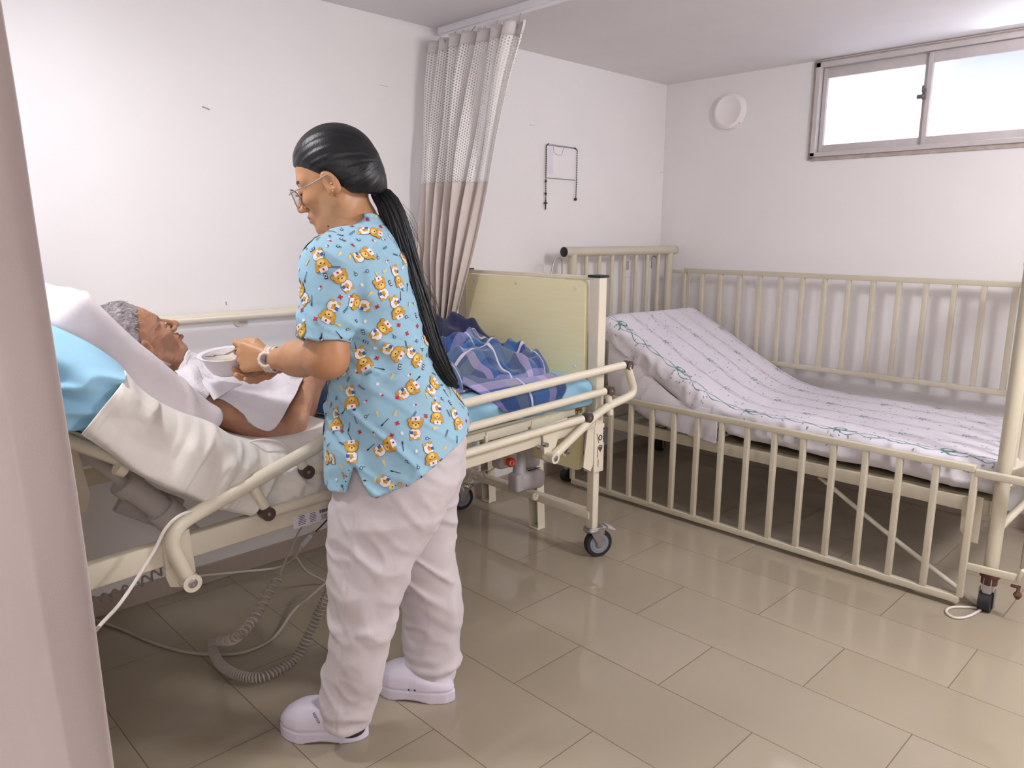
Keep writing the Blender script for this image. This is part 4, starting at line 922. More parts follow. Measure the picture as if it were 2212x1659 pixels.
# hands
aL = SP(500, 768, .050)-SP(590, 776, .035); aL /= np.linalg.norm(aL); cL = np.array((.05, -1, .12)); cL -= aL*(cL@aL); cL /= np.linalg.norm(cL); bL = np.cross(aL, cL); bL = bL if bL[2] > 0 else -bL
pose_l = dict(f=[(.12, 42, 62, 40), (.02, 52, 72, 50), (-.05, 56, 76, 50), (-.12, 58, 76, 45)], t=[(.045, .040, -.010), (.072, .042, -.020), (.092, .036, -.030)])
palmL, fingL = hand_prims(Wr_n+aL*.012, aL, bL, cL, 1, pose_l, .95)
aR = SP(545, 812, .110)-Wr_f; aR /= np.linalg.norm(aR); cR = np.array((.1, .35, -1.0)); cR -= aR*(cR@aR); cR /= np.linalg.norm(cR); bR = np.cross(aR, cR); bR = bR if bR[1] < 0 else -bR; bR = -bR if bR[1] > 0 else bR
pose_r = dict(f=[(.10, 8, 18, 14), (.0, 10, 20, 16), (-.05, 12, 24, 18), (-.14, 14, 28, 20)], t=[(.040, .045, -.012), (.060, .050, -.030), (.078, .040, -.045)])
palmR, fingR = hand_prims(Wr_f+aR*.005, aR, bR, cR, -1, pose_r, .92)
def arm_n(p):
    d = sd_caps(p, Sh_n, El_n, .054, .0455); d = smin(d, sd_caps(p, El_n, El_n+(Wr_n-El_n)*.55, .0445, .0400), .03); d = smin(d, sd_caps(p, El_n+(Wr_n-El_n)*.45, Wr_n, .0405, .0255), .025)
    return smin(d, hand_sdf(p, palmL, fingL), .014)
def arm_f(p):
    d = sd_caps(p, Sh_f, El_f, .054, .043); d = smin(d, sd_caps(p, El_f, Wr_f, .042, .0260), .03); return smin(d, hand_sdf(p, palmR, fingR), .014)
def neck_head(p):
    d = sd_caps(p, neck0, neck1, .058, .050); d = smin(d, sd_caps(p, SP(775, 530, 0), SP(765, 490, 0), .075, .056), .03)
    d = smin(d, sd_caps(p, SP(716, 476, 0), SP(746, 490, 0), .026, .030), .03)
    return smin(d, head_sdf(hl(p)), .022)
def body_sdf(p): return np.minimum(np.minimum(neck_head(p), arm_n(p)), arm_f(p))
# torso & legs hidden under the clothes, same mesh
def inner(p):
    d = smin(sd_caps(p, SP(775, 560, 0), SP(790, 720, 0), .10, .095), sd_caps(p, SP(790, 720, 0), SP(865, 960, 0), .095, .12), .06)
    d = smin(d, sd_caps(p, Sh_n, Sh_f, .05, .05), .06)
    d = smin(d, sd_caps(p, SP(845, 960, -.07), SP(760, 1240, -.12), .08, .052), .03); d = smin(d, sd_caps(p, SP(760, 1240, -.12), SP(755, 1520, -.13), .052, .035), .03)
    d = smin(d, sd_caps(p, SP(895, 960, .08), SP(925, 1230, .12), .08, .05), .03); return smin(d, sd_caps(p, SP(925, 1230, .12), SP(930, 1440, .12), .05, .035), .03)
def mk(fn, pts, m, h, flip=True):
    lo, hi = fit_bounds(pts, m); v_, f_ = surf_nets(fn, lo, hi, h); return v_, (f_[:, ::-1] if flip else f_)
hp = [HC+np.array((x, y, z)) for x in (-.14, .15) for y in (-.11, .11) for z in (-.16, .15)]
Vs, Fs, n0 = [], [], 0
for V_, F_ in (mk(neck_head, hp+[neck0], .02, .0023), mk(arm_n, [Sh_n, El_n, Wr_n]+[q for f in fingL for q in f[0]], .07, .0030), mk(arm_f, [Sh_f, El_f, Wr_f]+[q for f in fingR for q in f[0]], .07, .0032),
               mk(inner, [SP(760, 540, -.2), SP(760, 540, .2), SP(755, 1520, -.2), SP(925, 1500, .2), SP(960, 960, .2)], .16, .010)):
    Vs.append(V_); Fs.append(F_+n0); n0 += len(V_)
VN = np.concatenate(Vs); FN = np.concatenate(Fs)
# lips and brows get their own tint
fc = VN[FN].mean(1); q = hl(fc); mi = np.zeros(len(FN), np.int32)
lip = (q[:, 0] > .080) & (np.abs(q[:, 1]) < .026-.0) & (q[:, 2] < -.0505) & (q[:, 2] > -.0715) & (np.abs(q[:, 2]+.0605) < .0105*(1-(np.abs(q[:, 1])/.026)**2)); mi[lip] = 1
brow = (q[:, 0] > .05) & (np.abs(np.abs(q[:, 1])-.032) < .019) & (np.abs(q[:, 2]-(.026-.10*(np.abs(q[:, 1])-.032)**1*np.sign(1))) < .0032); mi[brow] = 2
lash = (q[:, 0] > .07) & (np.abs(np.abs(q[:, 1])-.031) < .014) & (np.abs(q[:, 2]-(-.006+((np.abs(q[:, 1])-.031)**2)*18)) < .0016); mi[lash] = 3
lipm = mat('lip_skin', (176, 112, 96), .45); browm = mat('eyebrow', (52, 38, 34), .7)
body = np_mesh('body', toW(VN), FN, [skin1, lipm, browm, ink], nurse, mi=mi)
ml = MB(); q = toW(SP(709, 489, -.045)); h_ = None
# mole on the jaw + ear studs
nb_bvh = BVHTree.FromPolygons([tuple(v) for v in toW(VN).tolist()], FN.tolist())
def hit(px, py, bvh=None):
    d = Rt*(px-IW/2)/FPX-Up*(py-IH/2)/FPX+Fw; d /= np.linalg.norm(d); h = (bvh or nb_bvh).ray_cast(Vector(CAMP), Vector(d)); return (np.array(h[0]), np.array(h[1]), d) if h[0] is not None else None
h_ = hit(709, 489); 
if h_: MB().ball(h_[0], .0021, 8).build('mole', browm, body)
es = MB()
for px, py in ((717, 420), (720, 413), (724, 424), (716, 396), (727, 372), (731, 377), (733, 383)):
    h_ = hit(px, py)
    if h_: es.ball(h_[0]-h_[2]*.001, .0026, 8)
es.build('ear_studs', gold, body)

# hair: cap with a centre-back gather, then the ponytail
def hair_sdf(p):
    q = hl(p); d = sd_ell(q, (-.012, 0, .034), (.1045, .0835, .098)); d = smin(d, sd_ell(q, (-.070, 0, -.030), (.040, .055, .045)), .05)
    d = smin(d, sd_caps(q, (-.050, 0, -.02), hl(SP(806, 416, 0)[None])[0], .062, .017), .035)
    ang = np.arctan2(q[:, 1], q[:, 2]); d = d+vnoise(np.stack([ang*26, q[:, 0]*6, q[:, 0]*0], -1), 6)*.0011
    ay = np.abs(q[:, 1])
    # hairline: keep hair behind a plane that runs from the forehead to in front of the ear
    xl = .083-1.0*np.clip(.066-q[:, 2], 0, 1)*.95-.5*np.clip(ay-.02, 0, 1)
    xl = np.where(q[:, 2] < .012, np.minimum(xl, .014+0*ay), xl)
    d = smax(d, q[:, 0]-xl, .016)
    # free ear and the neck below the gather
    d = smax(d, -sd_ell(np.stack([q[:, 0], ay, q[:, 2]], -1), (-.002, .088, -.012), (.021, .030, .036)), .004)
    d = smax(d, -(q[:, 2]+.030+(-.004-q[:, 0])*.42), .006)
    return d
V_, F_ = mk(hair_sdf, hp+[SP(815, 415, 0)], .03, .0026)
hair = np_mesh('hair', toW(V_), F_, hairm, nurse)
# ponytail strands
def back_px(t): return spline([(808, 412), (836, 440), (866, 520), (893, 600), (920, 690), (948, 765), (972, 812), (992, 836)], 6)
bp_ = spline([SP(808, 414, 0.0), SP(838, 440, -.005), SP(866, 520, -.012), SP(888, 600, -.02), (SP(914, 690, -.03)), SP(940, 765, -.035), SP(966, 812, -.03), SP(990, 838, -.025)], 6)
Pt = MB(); r_ = random.Random(3); nb2 = len(bp_)
wd = np.interp(np.linspace(0, 1, nb2), [0, .06, .2, .5, .75, .9, 1], [.011, .024, .032, .033, .028, .019, .006])
Pt.tube([toW(p) for p in bp_], wd*.86, 14, flat=.75)
for k in range(150):
    a = r_.uniform(0, 2*PI); rad = math.sqrt(r_.uniform(.35, 1)); L_ = int(nb2*r_.uniform(.78, 1.0)); pts = []
    for i in range(0, L_, 2):
        t = bp_[min(i+1, nb2-1)]-bp_[max(i-1, 0)]; t = t/np.linalg.norm(t); u = np.cross(t, (0, 1, 0)); u /= np.linalg.norm(u); v = np.cross(t, u); aa = a+.25*math.sin(i*.16+k)
        pts.append(toW(bp_[i]+(u*math.cos(aa)+v*math.sin(aa)*.78)*wd[i]*rad*.98))
    Pt.tube(pts, list(np.linspace(.0028, .0012, len(pts))), 4)
for k in range(26):      # flyaway hairs
    i0 = r_.randrange(2, nb2-10); off = np.array((-r_.uniform(.6, 1.25), r_.uniform(-.5, .5), 0)); pts = [toW(bp_[i]+off*wd[i]*(1+.35*math.sin((i-i0)*.5))) for i in range(i0, min(nb2, i0+12), 2)]; Pt.tube(pts, .0005, 3)
pony = Pt.build('ponytail', hairm, hair, sharp=None)
MB().tube([toW(SP(814, 411, 0)), toW(SP(827, 421, 0))], .0190, 18).tube([toW(SP(817, 413, 0)), toW(SP(823, 418, 0))], .0215, 18).build('hair_tie', mat('blue_elastic', (36, 66, 140), .6), hair)
fly = MB()
for k in range(0):
    px0, py0 = r_.choice([(640, 318), (660, 296), (700, 275), (760, 272), (800, 330), (815, 380)]); a = SP(px0+r_.uniform(-6, 6), py0+r_.uniform(-6, 6), r_.uniform(-.03, .03)); b_ = a+np.array((r_.uniform(-.02, .02), 0, r_.uniform(.004, .016))); m_ = (a+b_)/2+np.array((0, 0, .006)); fly.tube([toW(a), toW(m_), toW(b_)], .00035, 3)

# glasses
H2 = lambda x, y, z: toW(HC+hd_f@np.array((x, y, z)))
gl = MB(); LR = []
for sg in (-1, 1):
    ring = [(.103+.004*math.cos(a)*0-.006*abs(math.cos(a)), sg*(.034+.026*math.cos(a)), -.006+.023*math.sin(a)-(.006*math.cos(a) if math.sin(a) < 0 else -.003*math.cos(a))) for a in np.linspace(0, 2*PI, 29)[:-1]]; gl.tube([H2(*q) for q in ring], .0016, 8, closed=True); LR.append([H2(*q) for q in ring])
    gl.tube([H2(.103, sg*.058, .004), H2(.096, sg*.068, .006), H2(.04, sg*.079, .006), H2(-.006, sg*.083, .012), H2(-.018, sg*.082, .0)], .0015, 8)
gl.tube([H2(.104, -.010, .002), H2(.108, 0, .005), H2(.104, .010, .002)], .0016, 8)
glo = gl.build('glasses', mat('pale_frame', (176, 166, 162), .3, metal=.5), nurse)
for rg in LR: m_ = MB(); m_.add(rg, [tuple(range(len(rg)))]); m_.build('lens', lens, glo, smooth=False)

# ---- garments: stacked outlines read off the photograph
def stack(levels):
    A = []
    for py, x0, x1, d, w_ in levels:
        a, b = SP(x0, py, d), SP(x1, py, d); A.append(((a[2]+b[2])/2, a[0], b[0], d, w_))
    A.sort(); return np.array(A)
def stack_sdf(p, A, pw=2.4, ky=None):
    z = p[:, 2]; s0 = np.interp(z, A[:, 0], A[:, 1]); s1 = np.interp(z, A[:, 0], A[:, 2]); d0 = np.interp(z, A[:, 0], A[:, 3]); w_ = np.interp(z, A[:, 0], A[:, 4])
    a = np.abs(s0-s1)/2; k = (np.abs((p[:, 0]-(s0+s1)/2)/a)**pw+np.abs((p[:, 1]-d0)/w_)**pw)**(1/pw); d = (k-1)*np.minimum(a, w_)
    return np.maximum(np.maximum(d, z-A[-1, 0]), A[0, 0]-z)
T_ = stack([(469, 800, 816, .0, .036), (480, 778, 826, .0, .056), (496, 748, 840, .0, .080), (512, 722, 852, .0, .105), (528, 704, 861, .0, .130), (554, 694, 870, .0, .150), (600, 692, 884, .0, .165), (650, 697, 901, .0, .160), (700, 704, 914, .0, .152), (750, 712, 925, .0, .146),
            (790, 718, 941, .0, .148), (830, 718, 965, .0, .158), (870, 715, 992, .0, .172), (910, 712, 1008, .0, .182), (950, 712, 1014, .0, .196), (1030, 713, 1015, .0, .203), (1060, 713, 1015, .0, .203)])
SlE = SP(700, 733, -.178); SlF = SP(715, 725, .215)
SV = SP(0, 0, 0)*0
def folds(p, seed, f, amp, thr=.55):
    r = 1-np.abs(vnoise(p*np.array(f), seed)); return np.clip(r-thr, 0, 1)/(1-thr)*amp
def hem_z(s, d):
    za, zb, zc = SP(722, 1022, 0), SP(838, 1017, 0), SP(1010, 928, 0)
    return np.interp(-s, [-za[0], -zb[0], -SP(905, 995, 0)[0], -zc[0]], [za[2], zb[2], SP(905, 995, 0)[2], zc[2]])
def top_sdf(p, off=0.0):
    d = stack_sdf(p, T_, 2.3)
    sl = smin(sd_caps(p, Sh_n+np.array((0, .0, .0)), SlE, .0625, .0600), sd_caps(p, SP(752, 538, -.06), Sh_n, .052, .0600), .03)
    sf = smin(sd_caps(p, Sh_f, SlF, .061, .060), sd_caps(p, SP(760, 538, .06), Sh_f, .050, .060), .03)
    # sleeve ends
    ax = SlE-Sh_n; ax /= np.linalg.norm(ax); e1 = (p-SlE)@ax; af = SlF-Sh_f; af /= np.linalg.norm(af); e2 = (p-SlF)@af
    cav1 = smax(sd_caps(p, Sh_n, SlE+ax*.05, .056, .0555), -(e1+.055), .01); cav2 = sd_caps(p, Sh_f+(SlF-Sh_f)*.6, SlF+af*.05, .055, .055)
    sl = np.maximum(np.maximum(sl, e1-.0), -cav1); sf = np.maximum(np.maximum(sf, e2), -cav2)
    d = smin(d, sl, .012); d = smin(d, sf, .012)
    # waist seams, pull folds and back gathers
    wv = 4*np.clip((p[:, 2]-.55)/.5, 0, 1)
    rot = np.stack([p[:, 0]*.80+p[:, 2]*.60, p[:, 1], -p[:, 0]*.60+p[:, 2]*.80], -1)
    d = d-folds(rot, 31, (5, 5, 17), .0085, .62)-folds(rot, 37, (9, 7, 30), .0035, .62)-folds(np.stack([p[:, 0], p[:, 1], p[:, 2]], -1), 33, (9, 8, 5), .004, .6)
    sx, sz = SP(770, 800, 0), SP(940, 765, 0)
    zs = np.interp(-p[:, 0], [-sx[0], -sz[0]], [sx[2]-.012, sz[2]+.004]); e = np.abs(p[:, 2]-zs); d = d+np.where(p[:, 0] < sx[0], .0035*np.exp(-(e/.004)**2)-.003*np.exp(-((p[:, 2]-zs+.012)/.012)**2), 0)
    hz = SlE-ax*.024; d = d+.0016*np.exp(-(((p-hz)@ax)/.0018)**2)*(e1 > -.06)
    # neck opening
    d = smax(d, -sd_caps(p, SP(752, 462, 0), SP(742, 430, 0), .064, .085), .004)
    d = smax(d, -sd_caps(p, SP(714, 494, 0), SP(690, 466, 0), .042, .046), .006)
    # hem, slit at the side and hollow under the hem
    hz_ = hem_z(p[:, 0], p[:, 1]); d = np.maximum(d, hz_-p[:, 2])
    ap = SP(797, 958, 0); l0, l1 = SP(776, 1026, 0), SP(838, 1020, 0); t = (ap[2]-p[:, 2])/(ap[2]-l0[2]); sl0 = ap[0]+(l0[0]-ap[0])*t; sl1 = ap[0]+(l1[0]-ap[0])*t
    wedge = np.maximum(np.maximum(p[:, 0]-sl0, sl1-p[:, 0]), p[:, 2]-ap[2]); wedge = np.where(np.abs(p[:, 1]) > .09, wedge, 1)
    bx, bz = SP(996, 842, 0), SP(1000, 930, 0); wedge2 = np.maximum(np.abs(p[:, 0]-np.interp(p[:, 2], [bz[2], bx[2]], [bz[0]+.005, bx[0]+.014]))-np.clip((bx[2]-p[:, 2])*.05, 0, .006), p[:, 2]-bx[2]); wedge2 = np.where(p[:, 1] < -.02, wedge2, 1)
    d = np.maximum(d, -wedge)
    cav = np.maximum(stack_sdf(p, T_, 2.3)+.007, p[:, 2]-hz_-.10); return np.maximum(d, -cav)
V_, F_ = mk(top_sdf, [SP(690, 470, -.2), SP(690, 480, .24), SP(1015, 1030, -.19), SP(1015, 1030, .19), SlE, SlF], .07, .0042)
topW = toW(V_)
# printed motifs: small flat shapes that lie on the cloth
tb = BVHTree.FromPolygons(topW.tolist(), F_.tolist())
pm = [scrub, mat('bear_fur', (214, 160, 62), .8), mat('bear_muzzle', (238, 208, 120), .8), mat('print_white', (240, 236, 240), .8), mat('print_blue', (46, 96, 170), .8), mat('print_red', (196, 40, 64), .8), mat('print_ink', (40, 44, 70), .8), mat('bear_outline', (138, 92, 40), .8)]
DV, DF, DM = [], [], []
def decal(c, n, ang, shapes):
    """shapes: list of (polygon in cm-like local units, material, layer)"""
    n = n/np.linalg.norm(n); u = np.cross(n, (0.0, 0.0, 1.0))
    if np.linalg.norm(u) < .2: u = np.cross(n, (1.0, 0, 0))
    u /= np.linalg.norm(u); v = np.cross(n, u); ca, sa = math.cos(ang), math.sin(ang); u, v = u*ca+v*sa, v*ca-u*sa
    for poly, m_, ly in shapes:
        P = []; q_ = list(poly); poly = []
        for i in range(len(q_)):
            a, b = np.array(q_[i]), np.array(q_[(i+1) % len(q_)]); k = max(1, int(np.linalg.norm(b-a)/.0045+.5)); poly += [tuple(a+(b-a)*j/k) for j in range(k)]
        cx_ = sum(q[0] for q in poly)/len(poly); cy_ = sum(q[1] for q in poly)/len(poly)
        ring2 = [(cx_+(x-cx_)*.5, cy_+(y-cy_)*.5) for x, y in poly]
        for x, y in [(cx_, cy_)]+ring2+poly:
            w_ = c+u*x+v*y+n*.02; h = tb.ray_cast(Vector(w_), Vector(-n), .05)
            if h[0] is None: P = None; break
            nn = np.array(h[1]); nn = nn if nn@n > 0 else -nn; P.append(np.array(h[0])+nn*(.0013+ly*.00028))
        if P is None: continue
        b = len(DV); k = len(poly); DV.extend(P)
        for i in range(k):
            j = (i+1) % k; DF.append((b, b+1+i, b+1+j)); DM.append(m_); DF.append((b+1+i, b+1+k+i, b+1+k+j)); DM.append(m_); DF.append((b+1+i, b+1+k+j, b+1+j)); DM.append(m_)
def el(cx_, cy_, rx, ry, a=0, n=12): return [(cx_+rx*math.cos(t)*math.cos(a)-ry*math.sin(t)*math.sin(a), cy_+rx*math.cos(t)*math.sin(a)+ry*math.sin(t)*math.cos(a)) for t in np.linspace(0, 2*PI, n+1)[:-1]]
def rc(x0, y0, x1, y1): return [(x0, y0), (x1, y0), (x1, y1), (x0, y1)]
def sc_(sh, k): return [([(x*k, y*k) for x, y in p], m_, l) for p, m_, l in sh]
BEAR = [(el(0, -.55, .62, .60), 7, 0), (el(0, -.55, .58, .56), 3, 1), (el(-.33, -1.05, .22, .16), 1, 2), (el(.33, -1.05, .22, .16), 1, 2), (el(0, -.52, .24, .24), 1, 2), (rc(-.52, -.62, -.20, -.30), 4, 3), (el(.30, -.45, .14, .20, .5), 3, 3), (el(-.05, -.72, .06, .14), 7, 3),
        (el(-.60, .78, .24, .24), 7, 1), (el(.60, .78, .24, .24), 7, 1), (el(0, .40, .73, .54), 7, 2), (el(-.60, .78, .20, .20), 1, 3), (el(.60, .78, .20, .20), 1, 3), (el(0, .40, .69, .50), 1, 4), (el(.02, .24, .34, .26), 2, 5), (el(.02, .33, .09, .07), 6, 6), (el(-.26, .50, .05, .06), 6, 6), (el(.28, .50, .05, .06), 6, 6),
        ([(-.42, .74), (.42, .74), (.36, 1.16), (-.36, 1.16)], 3, 5), (el(0, .94, .10, .12), 5, 6)]
CROSS = [(rc(-.5, -.17, .5, .17), 5, 0), (rc(-.17, -.5, .17, .5), 5, 1)]
PILL = [(el(-.22, 0, .34, .24), 5, 0), (el(.24, 0, .32, .23), 3, 1)]
BARS = [(rc(-.8, -.16, .8, -.06), 6, 0), (rc(-.7, .08, .9, .18), 6, 0)]
PHONE = [(rc(-.30, -.52, .30, .52), 6, 0), (rc(-.21, -.34, .21, .36), 3, 1), (rc(-.14, -.20, .14, .20), 4, 2)]
STAR = [(el(0, 0, .42, .28, .4, 8), 3, 0), (el(0, .0, .26, .46, .1, 8), 3, 1)]
BRUSH = [([(-.9, .05), (-.9, -.05), (.3, -.06), (.3, .06)], 6, 0), (el(.5, 0, .28, .13), 6, 1)]
RING = [(el(0, .2, .34, .34), 6, 0), (el(0, .2, .22, .22), 0, 1), (rc(-.05, -.6, .05, -.12), 6, 0)]
CONE = [([(-.22, .5), (.22, .5), (.05, -.55), (-.05, -.55)], 2, 0)]
bears = [(692, 562, 25), (783, 553, 115), (742, 607, 215), (714, 673, 330), (801, 500, 70), (775, 655, 250), (824, 623, 195), (857, 598, 10), (822, 714, 130), (857, 665, 20), (848, 760, 60), (783, 776, 20), (735, 787, 30), (855, 775, 200), (882, 843, 120), (895, 770, 40), (760, 858, 15), (893, 825, 70), (935, 835, 120), (857, 870, 125), (943, 893, 350), (897, 925, 175), (832, 967, 120), (760, 975, 185), (727, 905, 20), (770, 1000, 160), (930, 980, 10), (858, 510, 80), (872, 555, 100), (985, 850, 20), (985, 905, 10), (760, 745, 190)]
used = []
for px, py, dg in bears:
    h = hit(px, py, tb)
    if h is None or any(np.linalg.norm(h[0]-u_) < .056 for u_ in used): continue
    n = h[1] if h[1]@h[2] < 0 else -h[1]; used.append(h[0]); decal(h[0], n, math.radians(dg)*1.0, sc_(BEAR, .0235))
fcs = topW[F_].mean(1); nrm = np.cross(topW[F_[:, 1]]-topW[F_[:, 0]], topW[F_[:, 2]]-topW[F_[:, 0]]); nrm /= np.linalg.norm(nrm, axis=1, keepdims=True)+1e-12
order = rng.permutation(len(F_)); cnt = 0; axisp = toW(np.array([[0, 0, 0.]]))[0]
def outward(i):
    n = nrm[i]; h = tb.ray_cast(Vector(fcs[i]+n*.002), Vector(n), .012); return n if h[0] is None else None
sgn0 = None
for i in order[:30000]:
    c = fcs[i]
    q_ = toN(c[None])[0]
    if abs(q_[2]-hem_z(q_[0:1], q_[1:2])[0]) < .004: continue
    view = (c-CAMP)@nrm[i]
    if q_[1] < .0 and len(used) > 200: pass
    if min(np.linalg.norm(np.array(used)-c, axis=1)) > .080:
        n = outward(i)
        if n is None: continue
        used.append(c); decal(c, n, rng.uniform(0, 6.28), sc_(BEAR, .0235)); cnt += 1
    if cnt > 70: break
small = []; ua = np.array(used)
for i in order[:16000]:
    c = fcs[i]
    if np.linalg.norm(ua-c, axis=1).min() < .031: continue
    if small and np.linalg.norm(np.array(small)-c, axis=1).min() < .024: continue
    n = outward(i)
    if n is None: continue
    small.append(c); k = rng.integers(0, 9); decal(c, n, rng.uniform(0, 6.28), sc_((CROSS, PILL, BARS, PHONE, STAR, BRUSH, RING, CONE, CROSS)[k], (.0110, .0100, .0120, .0130, .0105, .0150, .0120, .0150, .0110)[k]))
nv = len(topW); AV = np.concatenate([topW, np.array(DV)]); FF = F_.tolist()+[tuple(int(x)+nv for x in f) for f in DF]; mi = np.array([0]*len(F_)+DM, np.int32)
scrub_top = np_mesh('scrub_top', AV, FF, pm, nurse, mi=mi)
# patch pocket edge
pk = MB(); pts = []
for px, py in ((722, 862), (727, 885), (740, 898), (760, 905), (795, 905)):
    h = hit(px, py, tb)
    if h: pts.append(h[0]-h[2]*.0012)
if len(pts) > 2: pk.tube(spline(pts, 4), .0014, 6); pk.build('pocket_edge', scrub, scrub_top)

# trousers
Lg = stack([(900, 732, 985, -.02, .11), (960, 730, 992, -.040, .125), (1010, 726, 992, -.052, .122), (1060, 721, 982, -.062, .120), (1110, 718, 950, -.085, .105), (1160, 718, 922, -.100, .094), (1210, 717, 892, -.112, .086), (1260, 716, 872, -.120, .080), (1310, 717, 855, -.125, .075), (1360, 716, 845, -.13, .072), (1410, 710, 835, -.13, .068), (1460, 703, 825, -.13, .064), (1505, 697, 812, -.13, .062), (1530, 701, 802, -.13, .055), (1552, 712, 795, -.13, .050)])
Rg = stack([(900, 745, 990, .04, .11), (960, 745, 1003, .055, .115), (1010, 748, 1000, .065, .118), (1060, 760, 990, .08, .115), (1110, 790, 985, .09, .100), (1160, 820, 981, .10, .09), (1210, 845, 981, .11, .085), (1260, 862, 989, .12, .080), (1310, 872, 993, .125, .076), (1360, 878, 992, .13, .072), (1410, 882, 988, .13, .068), (1440, 888, 984, .13, .064), (1462, 897, 978, .13, .058), (1476, 906, 972, .13, .050)])
def tr_sdf(p):
    a = stack_sdf(p, Lg, 2.2); b = stack_sdf(p, Rg, 2.2); k = np.clip((p[:, 2]-.45)/.3, 0, 1)
    ft = lambda q, sd: folds(np.stack([q[:, 0]*.75+q[:, 2]*.66, q[:, 1], -q[:, 0]*.66+q[:, 2]*.75], -1), sd, (6, 4, 15), .009, .60)*np.clip(1.25-q[:, 2], .3, 1)
    cu = lambda z, z0: .004*np.sin((z-z0)*150)*np.clip(1-(z-z0)/.10, 0, 1)
    a = a-ft(p, 21)-folds(p, 22, (9, 9, 7), .004, .6)+cu(p[:, 2], .05); b = b-ft(p, 25)-folds(p, 26, (9, 9, 7), .004, .6)+cu(p[:, 2], .06)
    a = a-folds(np.stack([p[:, 0]*.6+p[:, 2]*.8, p[:, 1], p[:, 0]*.8-p[:, 2]*.6], -1), 27, (12, 8, 26), .0035, .6); b = b-folds(p, 28, (16, 10, 24), .003, .6)
    kn = SP(800, 1330, -.12); a = a-.006*np.exp(-((p[:, 2]-kn[2])/.012)**2)*np.sin(p[:, 0]*40)**2
    a = a+.0022*np.exp(-((p[:, 0]-np.interp(p[:, 2], [.1, .75], [SP(730, 1500, -.15)[0], SP(775, 1060, -.15)[0]]))/.0022)**2)*(p[:, 1] < -.05)
    d = smin(a, b, .02)
    return np.maximum(d, p[:, 2]-SP(800, 925, 0)[2])
V_, F_ = mk(tr_sdf, [SP(700, 900, -.15), SP(1010, 900, .2), SP(700, 1555, -.2), SP(1000, 1480, .2)], .04, .0046)
trs = np_mesh('trousers', toW(V_), F_, trouser, nurse)

# clogs
def clog(toe, heel, name_label, mark):
    toe, heel = [np.array(x, float) for x in (toe, heel)]; f = toe-heel; L_ = np.linalg.norm(f); f /= L_; l = np.array((-f[1], f[0], 0)); c = (toe+heel)/2
    def g(p):
        q = p-c; x = q@f; y = q@l; z = p[:, 2]; t = np.clip((x+L_/2)/L_, 0, 1)
        w_ = np.interp(t, [0, .08, .25, .5, .75, .92, 1], [.024, .036, .040, .041, .050, .042, .026]); cy_ = np.interp(t, [0, .5, 1], [0, 0, .006*0])
        h = np.interp(t, [0, .06, .2, .35, .50, .62, .75, .9, 1], [.060, .074, .078, .088, .100, .102, .098, .092, .078])
        a = L_/2*.985; k = (np.abs(x/a)**2.7+np.abs((y-cy_)/(w_+.004))**2.6)**(1/2.9); body_ = (k-1)*w_
        up_ = smax(body_, z-h, .030); solei = smax(body_-.0005, z-.030, .012); d = smin(up_, solei, .022)+.003; kk = (np.abs(x/a)**2.5+np.abs(y/(w_+.004))**2.5)**(1/2.5); d = smax((kk-1)*.044+.006*np.clip((z-.03)/.05, 0, 1)**2, z-h, .034)+.0012*np.exp(-((z-.034)/.0016)**2)
        d = d+.0014*np.exp(-((z-.036)/.0018)**2)
        op = sd_ell(p, c+f*(-L_*.20)+np.array((0, 0, .105)), (.074, .034, .052), np.stack([f, l, (0, 0, 1)], 1)); d = smax(d, -op, .010)
        arch = np.maximum(np.abs(x+.005)-.045+np.abs(y)*0, z-.006+np.abs(x+.005)**2*2.2); d = smax(d, -arch, .003)
        return np.maximum(d, -z)
    R = .09; V_, F_ = surf_nets(g, np.minimum(toe, heel)-.06-np.array((0, 0, -.055)), np.maximum(toe, heel)+.06+np.array((0, 0, .13)), .0032)
    o = np_mesh('clog', V_, F_, clogm, nurse); b = BVHTree.FromPolygons(V_.tolist(), F_.tolist()); return o, b
cA, bA = clog(fl_ := at(606, 1580, 2, .0), at(798, 1588, 2, .0), '', True)
cB, bB = clog(at(812, 1484, 2, 0), at(984, 1512, 2, 0), '', False)
# sock tops inside the clogs
for px, py, d in ((757, 1545, -.13), (932, 1468, .13)):
    a = toW(SP(px, py-25, d)); MB().tube([a, a+np.array((0, 0, -.075))], .036, 18).build('sock', mat('dark_sock', (44, 38, 44), .9), nurse)
